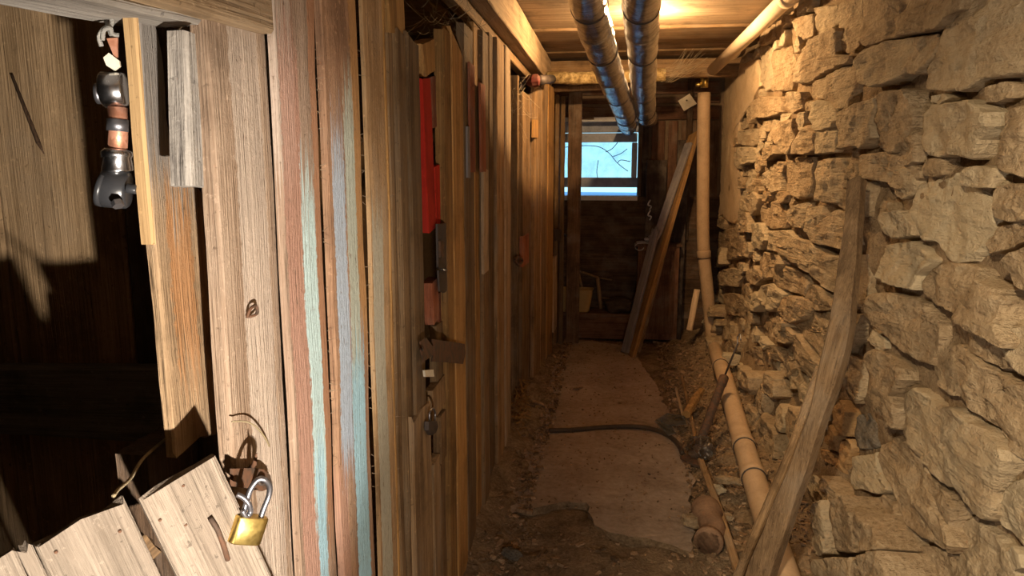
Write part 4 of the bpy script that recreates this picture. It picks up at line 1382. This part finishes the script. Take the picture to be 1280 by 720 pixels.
tube('outlet', [onY(652, 103, 4.64), onY(651, 111, 4.62)], .018, SHACK, vv, 10)

# ------------------------------------------------------------------ things on the floor and against the stone wall
def bar(name, pts, wpx, mat, label, cat, X0X1, thick, side=(0, -1, 0)):
    pass


# curved slab timber leaning on the stone wall: swept section
def sweep(name, line, wid, thick, mat, label, cat, face=(-1, 0, 0), parent=None, wob=.004):
    """line: centre points; face: direction the broad side looks at"""
    line = [V(p) for p in line]
    n = len(line)
    L = [0]
    for i in range(1, n): L.append(L[-1] + (line[i] - line[i - 1]).length)
    base = line[0]
    M = frame(face, line[-1] - line[0], base)
    Mi = M.inverted()
    ll = [Mi @ p for p in line]
    vs = []
    m_ = 8
    seed = R.uniform(0, 9)
    for i, p in enumerate(ll):
        w_ = (wid[i] if isinstance(wid, list) else wid) / 2
        e0 = noise.noise(V((seed, L[i] * 7, 0))) * wob
        e1 = noise.noise(V((seed + 5, L[i] * 7, 0))) * wob
        c_ = .006
        h = thick / 2
        for xx, yy in ((h - c_, -w_ - e0), (h, -w_ - e0 + c_), (h + e0, 0), (h, w_ + e1 - c_), (h - c_, w_ + e1), (-h, w_ + e1), (-h, 0), (-h, -w_ - e0)):
            vs.append((p.x + xx, p.y + yy, p.z + (R.uniform(-.012, .012) if i in (0, n - 1) else 0)))
    fs = [tuple(range(m_))[::-1], tuple(range((n - 1) * m_, n * m_))]
    for i in range(n - 1):
        for k_ in range(m_):
            a_ = i * m_ + k_; b_ = i * m_ + (k_ + 1) % m_
            fs.append((a_, b_, b_ + m_, a_ + m_))
    bm = bmesh.new()
    bv = [bm.verts.new(v) for v in vs]
    for f in fs: bm.faces.new([bv[i] for i in f])
    o = link(name, bm_mesh(bm), mat, parent, M)
    return tag(o, label, cat)


def tp(x, y_, X): return onX(x, y_, X)


TIM = wood('wood_timber', (.10, .062, .034), (.25, .165, .092), dirt=.3, bump=.9, vary=.2)
pts = []
for (x, y_, X) in ((950, 722, .50), (975, 650, .555), (1002, 580, .615), (1026, 510, .665), (1043, 450, .705), (1055, 390, .74), (1062, 330, .775), (1067, 280, .80), (1070, 226, .825)):
    pts.append(tp(x, y_, X))
foot = pts[0] + (pts[0] - pts[1]).normalized() * .10
line = spline([foot] + pts, 4)
wd_ = [.072 + .012 * math.sin(i * .35) - .018 * i / len(line) for i in range(len(line))]
sweep('leaning_timber', line, wd_, .045, TIM, 'bowed split timber leaning against the stone wall', 'timber', face=(-.72, -.69, .1), wob=.008)
pts = [tp(x, y_, X) for x, y_, X in ((922, 722, .46), (944, 668, .50), (969, 612, .555), (990, 560, .60), (1009, 508, .645), (1026, 460, .69))]
line = spline([pts[0] + (pts[0] - pts[1]).normalized() * .1] + pts, 4)
sweep('leaning_lath', line, [.032] * len(line), .018, W['mid'], 'narrow dark lath leaning just left of the bowed timber', 'lath', face=(-.5, -.86, .1))

# rusty hand pump leaning on the drain pipe
hp_ = empty('hand_pump', onZ(866, 570, .02), 'rusty tube with a thin rod leaning against the floor pipe', 'hand pump')
f0 = onZ(868, 572, .02); top_ = onZ(905, 472, .30)
k0 = V((top_.x, top_.y, top_.z))
tube('barrel', [f0, f0.lerp(k0, .9), f0.lerp(k0, .905), k0], [.024, .024, .028, .028], RUST, hp_, 14)
dr = (k0 - f0).normalized()
r1 = onX(922, 430, k0.x + .055)
tube('rod', [k0, r1], .006, IRON, hp_, 8)
tube('handle', spline([r1, r1 + V((.004, .03, .035)), r1 + V((.012, .0, .055)), r1 + V((.012, -.03, .03))], 4), .005, SHACK, hp_, 8)
plate('foot', hp_, RUST, [onZ(x, y_, .018) for x, y_ in ((850, 570), (868, 566), (880, 575), (876, 582), (858, 577))], .014, V((0, 0, 1)))

# black hose across the slab
hz = [onZ(x, y_, .014) for x, y_ in ((686, 538), (720, 537), (755, 534), (790, 533), (815, 536), (836, 545), (848, 556), (853, 567))]
ho = tube('hose', spline(hz, 6), .013, RUBBER, None, 12)
tag(ho, 'thin dark hose lying across the slab', 'hose')

# clay drain elbow
ce = empty('clay_pipe', onZ(885, 665, 0), 'short brown clay pipe bend lying open end forward by the slab edge', 'clay pipe')
cp = [onZ(882, 636, .06), onZ(888, 652, .06), onZ(892, 664, .055), onZ(886, 676, .05)]
tube('bend', spline(cp, 5), [.062] * 4 + [.05] * 6 + [.046] * 6, CLAY, ce, 20, cap=False)
c_e = cp[-1]; d_e = (cp[-1] - cp[-2]).normalized()
tube('socket', [c_e - d_e * .02, c_e - d_e * .018, c_e + d_e * .012, c_e + d_e * .012, c_e - d_e * .10], [.045, .057, .057, .045, .042], CLAY, ce, 20, cap=False)

# long lath on the rubble
ll_ = sweep('floor_lath', [onZ(876, 575, .06), onZ(900, 640, .06), onZ(925, 722, .05), onZ(938, 765, .05)], .030, .018, W['mid'], 'long narrow lath lying on the rubble beside the clay pipe', 'lath', face=(0, 0, 1))
sweep('floor_lath', [onZ(852, 470, .03), onZ(862, 510, .03), onZ(872, 560, .035)], .022, .014, W['brown'], 'thin dirty lath lying beyond the rusty tube', 'lath', face=(0, 0, 1))
sweep('floor_lath', [onZ(845, 485, .02), onZ(850, 505, .02), onZ(858, 532, .02)], .018, .010, W['pale'], 'short pale lath beside the broken glass', 'lath', face=(0, 0, 1))
sb = tube('wood_stub', [onZ(858, 518, .05), onZ(868, 500, .09), onZ(877, 488, .12)], [.026, .028, .022], W['orange'], None, 9, False, .12)
tag(sb, 'broken orange wood stub propped beside the rusty tube', 'wood stub')

# glass pieces
GL2 = glass('broken_glass', (.72, .78, .80), .8)
for k_, (px, z_, lb) in enumerate(((((819, 525), (834, 516), (856, 520), (858, 530), (838, 532)), .05, 'large piece of dusty broken glass beside the hose'),
                                   (((818, 526), (840, 533), (845, 541), (836, 544)), .035, 'narrow glass sliver in front of the large glass piece'))):
    g = plate('glass_shard', None, GL2, [onZ(x, y_, z_ + .01 * (i % 2)) for i, (x, y_) in enumerate(px)], .004, V((0, 0, 1)))
    tag(g, lb, 'glass')
bm = bmesh.new()
bmesh.ops.create_icosphere(bm, subdivisions=4, radius=1)
for v in bm.verts:
    n = noise.fractal(v.co * 2.2, .8, 2, 4)
    v.co = V((v.co.x * .07, v.co.y * .09, v.co.z * .055)) * (1 + n * .35)
pb = link('plastic_bag', bm_mesh(bm), glass('clear_plastic', (.75, .72, .68), .6), None, Matrix.Translation(onZ(877, 560, .06)), True)
tag(pb, 'crumpled clear plastic scrap behind the foot of the rusty tube', 'plastic')

# broken brick and mortar lumps by the clay pipe
def lump(px, r_, mat, label, name='mortar_lump', z_=.04, sc=(1.2, .8, .6)):
    bm = bmesh.new()
    bmesh.ops.create_icosphere(bm, subdivisions=3, radius=1)
    s_ = R.uniform(0, 50)
    for v in bm.verts:
        n = noise.fractal(v.co * 1.3 + V((s_, 0, 0)), .7, 2, 3)
        k_ = max(abs(v.co.x), abs(v.co.y), abs(v.co.z))
        v.co = v.co / (k_ ** .7) * (1 + n * .3)
        v.co = V((v.co.x * sc[0], v.co.y * sc[1], v.co.z * sc[2])) * r_
    me = bm_mesh(bm)
    rot = Matrix.Rotation(R.uniform(-.6, .6), 4, 'Z') @ Matrix.Rotation(R.uniform(-.3, .3), 4, 'X')
    return tag(link(name, me, mat, None, Matrix.Translation(onZ(*px, z_)) @ rot), label, 'rubble')


lump((869, 650), .040, STONE, 'pale block of rubble left of the clay pipe')
lump((880, 632), .034, STONE, 'pale mortar lump behind the clay pipe')
lump((896, 612), .030, STONE, 'small pale lump between the floor lath and the clay pipe')
lump((908, 646), .026, STONE, 'small lump right of the floor lath beside the clay pipe')
lump((912, 600), .045, STONE, 'flat pale stone lying on the rubble beside the drain pipe', sc=(1.3, .8, .35), z_=.08)
lump((640, 692), .030, STONE_D, 'round dark stone at the foot of the plank wall in front', z_=.02)
lump((672, 504), .028, CHIPS, 'pale flat wood chip beside the far plank wall', 'wood_chip', .02, (1.6, .7, .3))
lump((722, 485), .022, CHIPS, 'single pale chip on the middle of the slab', 'wood_chip', .015, (1.6, .6, .3))

# orange shavings at the corner of the plank wall
bm = bmesh.new()
for _ in range(160):
    c_ = onZ(650 + R.gauss(0, 4), 512 + R.gauss(0, 12), .06) + V((0, 0, R.uniform(-.03, .10)))
    d_ = V((R.uniform(-1, 1), R.uniform(-1, 1), R.uniform(-.4, 1))).normalized() * R.uniform(.025, .07)
    s_ = d_.orthogonal().normalized() * R.uniform(.003, .008)
    up = d_.cross(s_).normalized() * .001
    q = [c_ - s_, c_ + s_, c_ + d_ + s_ * .5, c_ + d_ - s_ * .5]
    vv_ = [bm.verts.new(p) for p in q] + [bm.verts.new(p + up) for p in q]
    for f in ((0, 1, 2, 3), (7, 6, 5, 4), (0, 4, 5, 1), (1, 5, 6, 2), (2, 6, 7, 3), (3, 7, 4, 0)): bm.faces.new([vv_[i] for i in f])
o = link('wood_shavings', bm_mesh(bm), W['orange'])
tag(o, 'tuft of orange wood shavings at the corner of the plank wall', 'shavings', kind='stuff')

# loose chips and grit, too many to count
bm = bmesh.new()
for _ in range(7000):
    r_ = R.random()
    if r_ < .62:
        x = R.uniform(.37, .90) if R.random() < .6 else .38 + abs(R.gauss(0, .12)); y_ = R.uniform(2.0, 6.3)
    elif r_ < .80:
        x = -.36 - abs(R.gauss(0, .07)) + .02; y_ = R.uniform(2.2, 6.2)
    elif r_ < .86:
        x = R.uniform(-.5, .5); y_ = R.uniform(2.0, 2.9)
    else:
        x = R.uniform(-.4, .42); y_ = R.uniform(2.8, 6.3)
    if x > .90 or x < -.56: continue
    on_slab = (-.42 < x < .40 and y_ > 2.95)
    z_ = max(ground_h(x, y_), .004 if on_slab else -1) + .003
    L_ = R.uniform(.002, .007) if r_ >= .86 else min(.022, abs(R.gauss(.002, .007)) + .003)
    a_ = R.uniform(0, PI)
    d_ = V((math.cos(a_), math.sin(a_), R.uniform(-.15, .3))) * L_
    s_ = V((-math.sin(a_), math.cos(a_), R.uniform(-.3, .3))) * L_ * R.uniform(.2, .7)
    t_ = V((0, 0, 1)) * L_ * R.uniform(.15, .5)
    c_ = V((x, y_, z_))
    vv_ = []
    for (i, j, k_) in ((-1, -1, -1), (1, -1, -1), (1, 1, -1), (-1, 1, -1), (-1, -1, 1), (1, -1, 1), (1, 1, 1), (-1, 1, 1)):
        vv_.append(bm.verts.new(c_ + d_ * i * R.uniform(.7, 1) + s_ * j * R.uniform(.7, 1) + t_ * k_))
    for f in ((3, 2, 1, 0), (4, 5, 6, 7), (0, 1, 5, 4), (1, 2, 6, 5), (2, 3, 7, 6), (3, 0, 4, 7)): bm.faces.new([vv_[i] for i in f])
o = link('debris', bm_mesh(bm), CHIPS)
tag(o, 'loose wood chips, grit and mortar crumbs strewn over the floor', 'debris', kind='stuff')

# cobweb strands
cw = mineral('cobweb', [(.3, (.35, .28, .18)), (.6, (.55, .46, .32))], scale=30)
bm = bmesh.new()


def strand(a_, b_, sag, r_=.0009):
    P_ = []
    for i in range(7):
        t_ = i / 6
        P_.append(a_.lerp(b_, t_) - V((0, 0, sag * math.sin(PI * t_))))
    me = tube_mesh(P_, r_, 4, False)
    bm.from_mesh(me)
    bpy.data.meshes.remove(me)


for _ in range(26):
    strand(onY(R.uniform(826, 840), R.uniform(85, 104), 5.4), onY(R.uniform(855, 885), R.uniform(55, 92), 5.8), R.uniform(0, .05))
for _ in range(50):
    a_ = onY(R.uniform(520, 600), R.uniform(8, 40), R.uniform(2.4, 3.1))
    strand(a_, a_ + V((R.uniform(-.15, .15), R.uniform(-.2, .2), R.uniform(-.12, .1))), R.uniform(0, .03), .0006)
for _ in range(40):
    a_ = onY(R.uniform(632, 655), R.uniform(108, 160), 4.35)
    strand(a_, a_ + V((R.uniform(-.05, .1), R.uniform(-.05, .2), R.uniform(-.12, .1))), R.uniform(0, .02), .0008)
o = link('cobwebs', bm_mesh(bm), cw)
tag(o, 'dusty cobweb strands under the ceiling timbers', 'cobweb', kind='stuff')
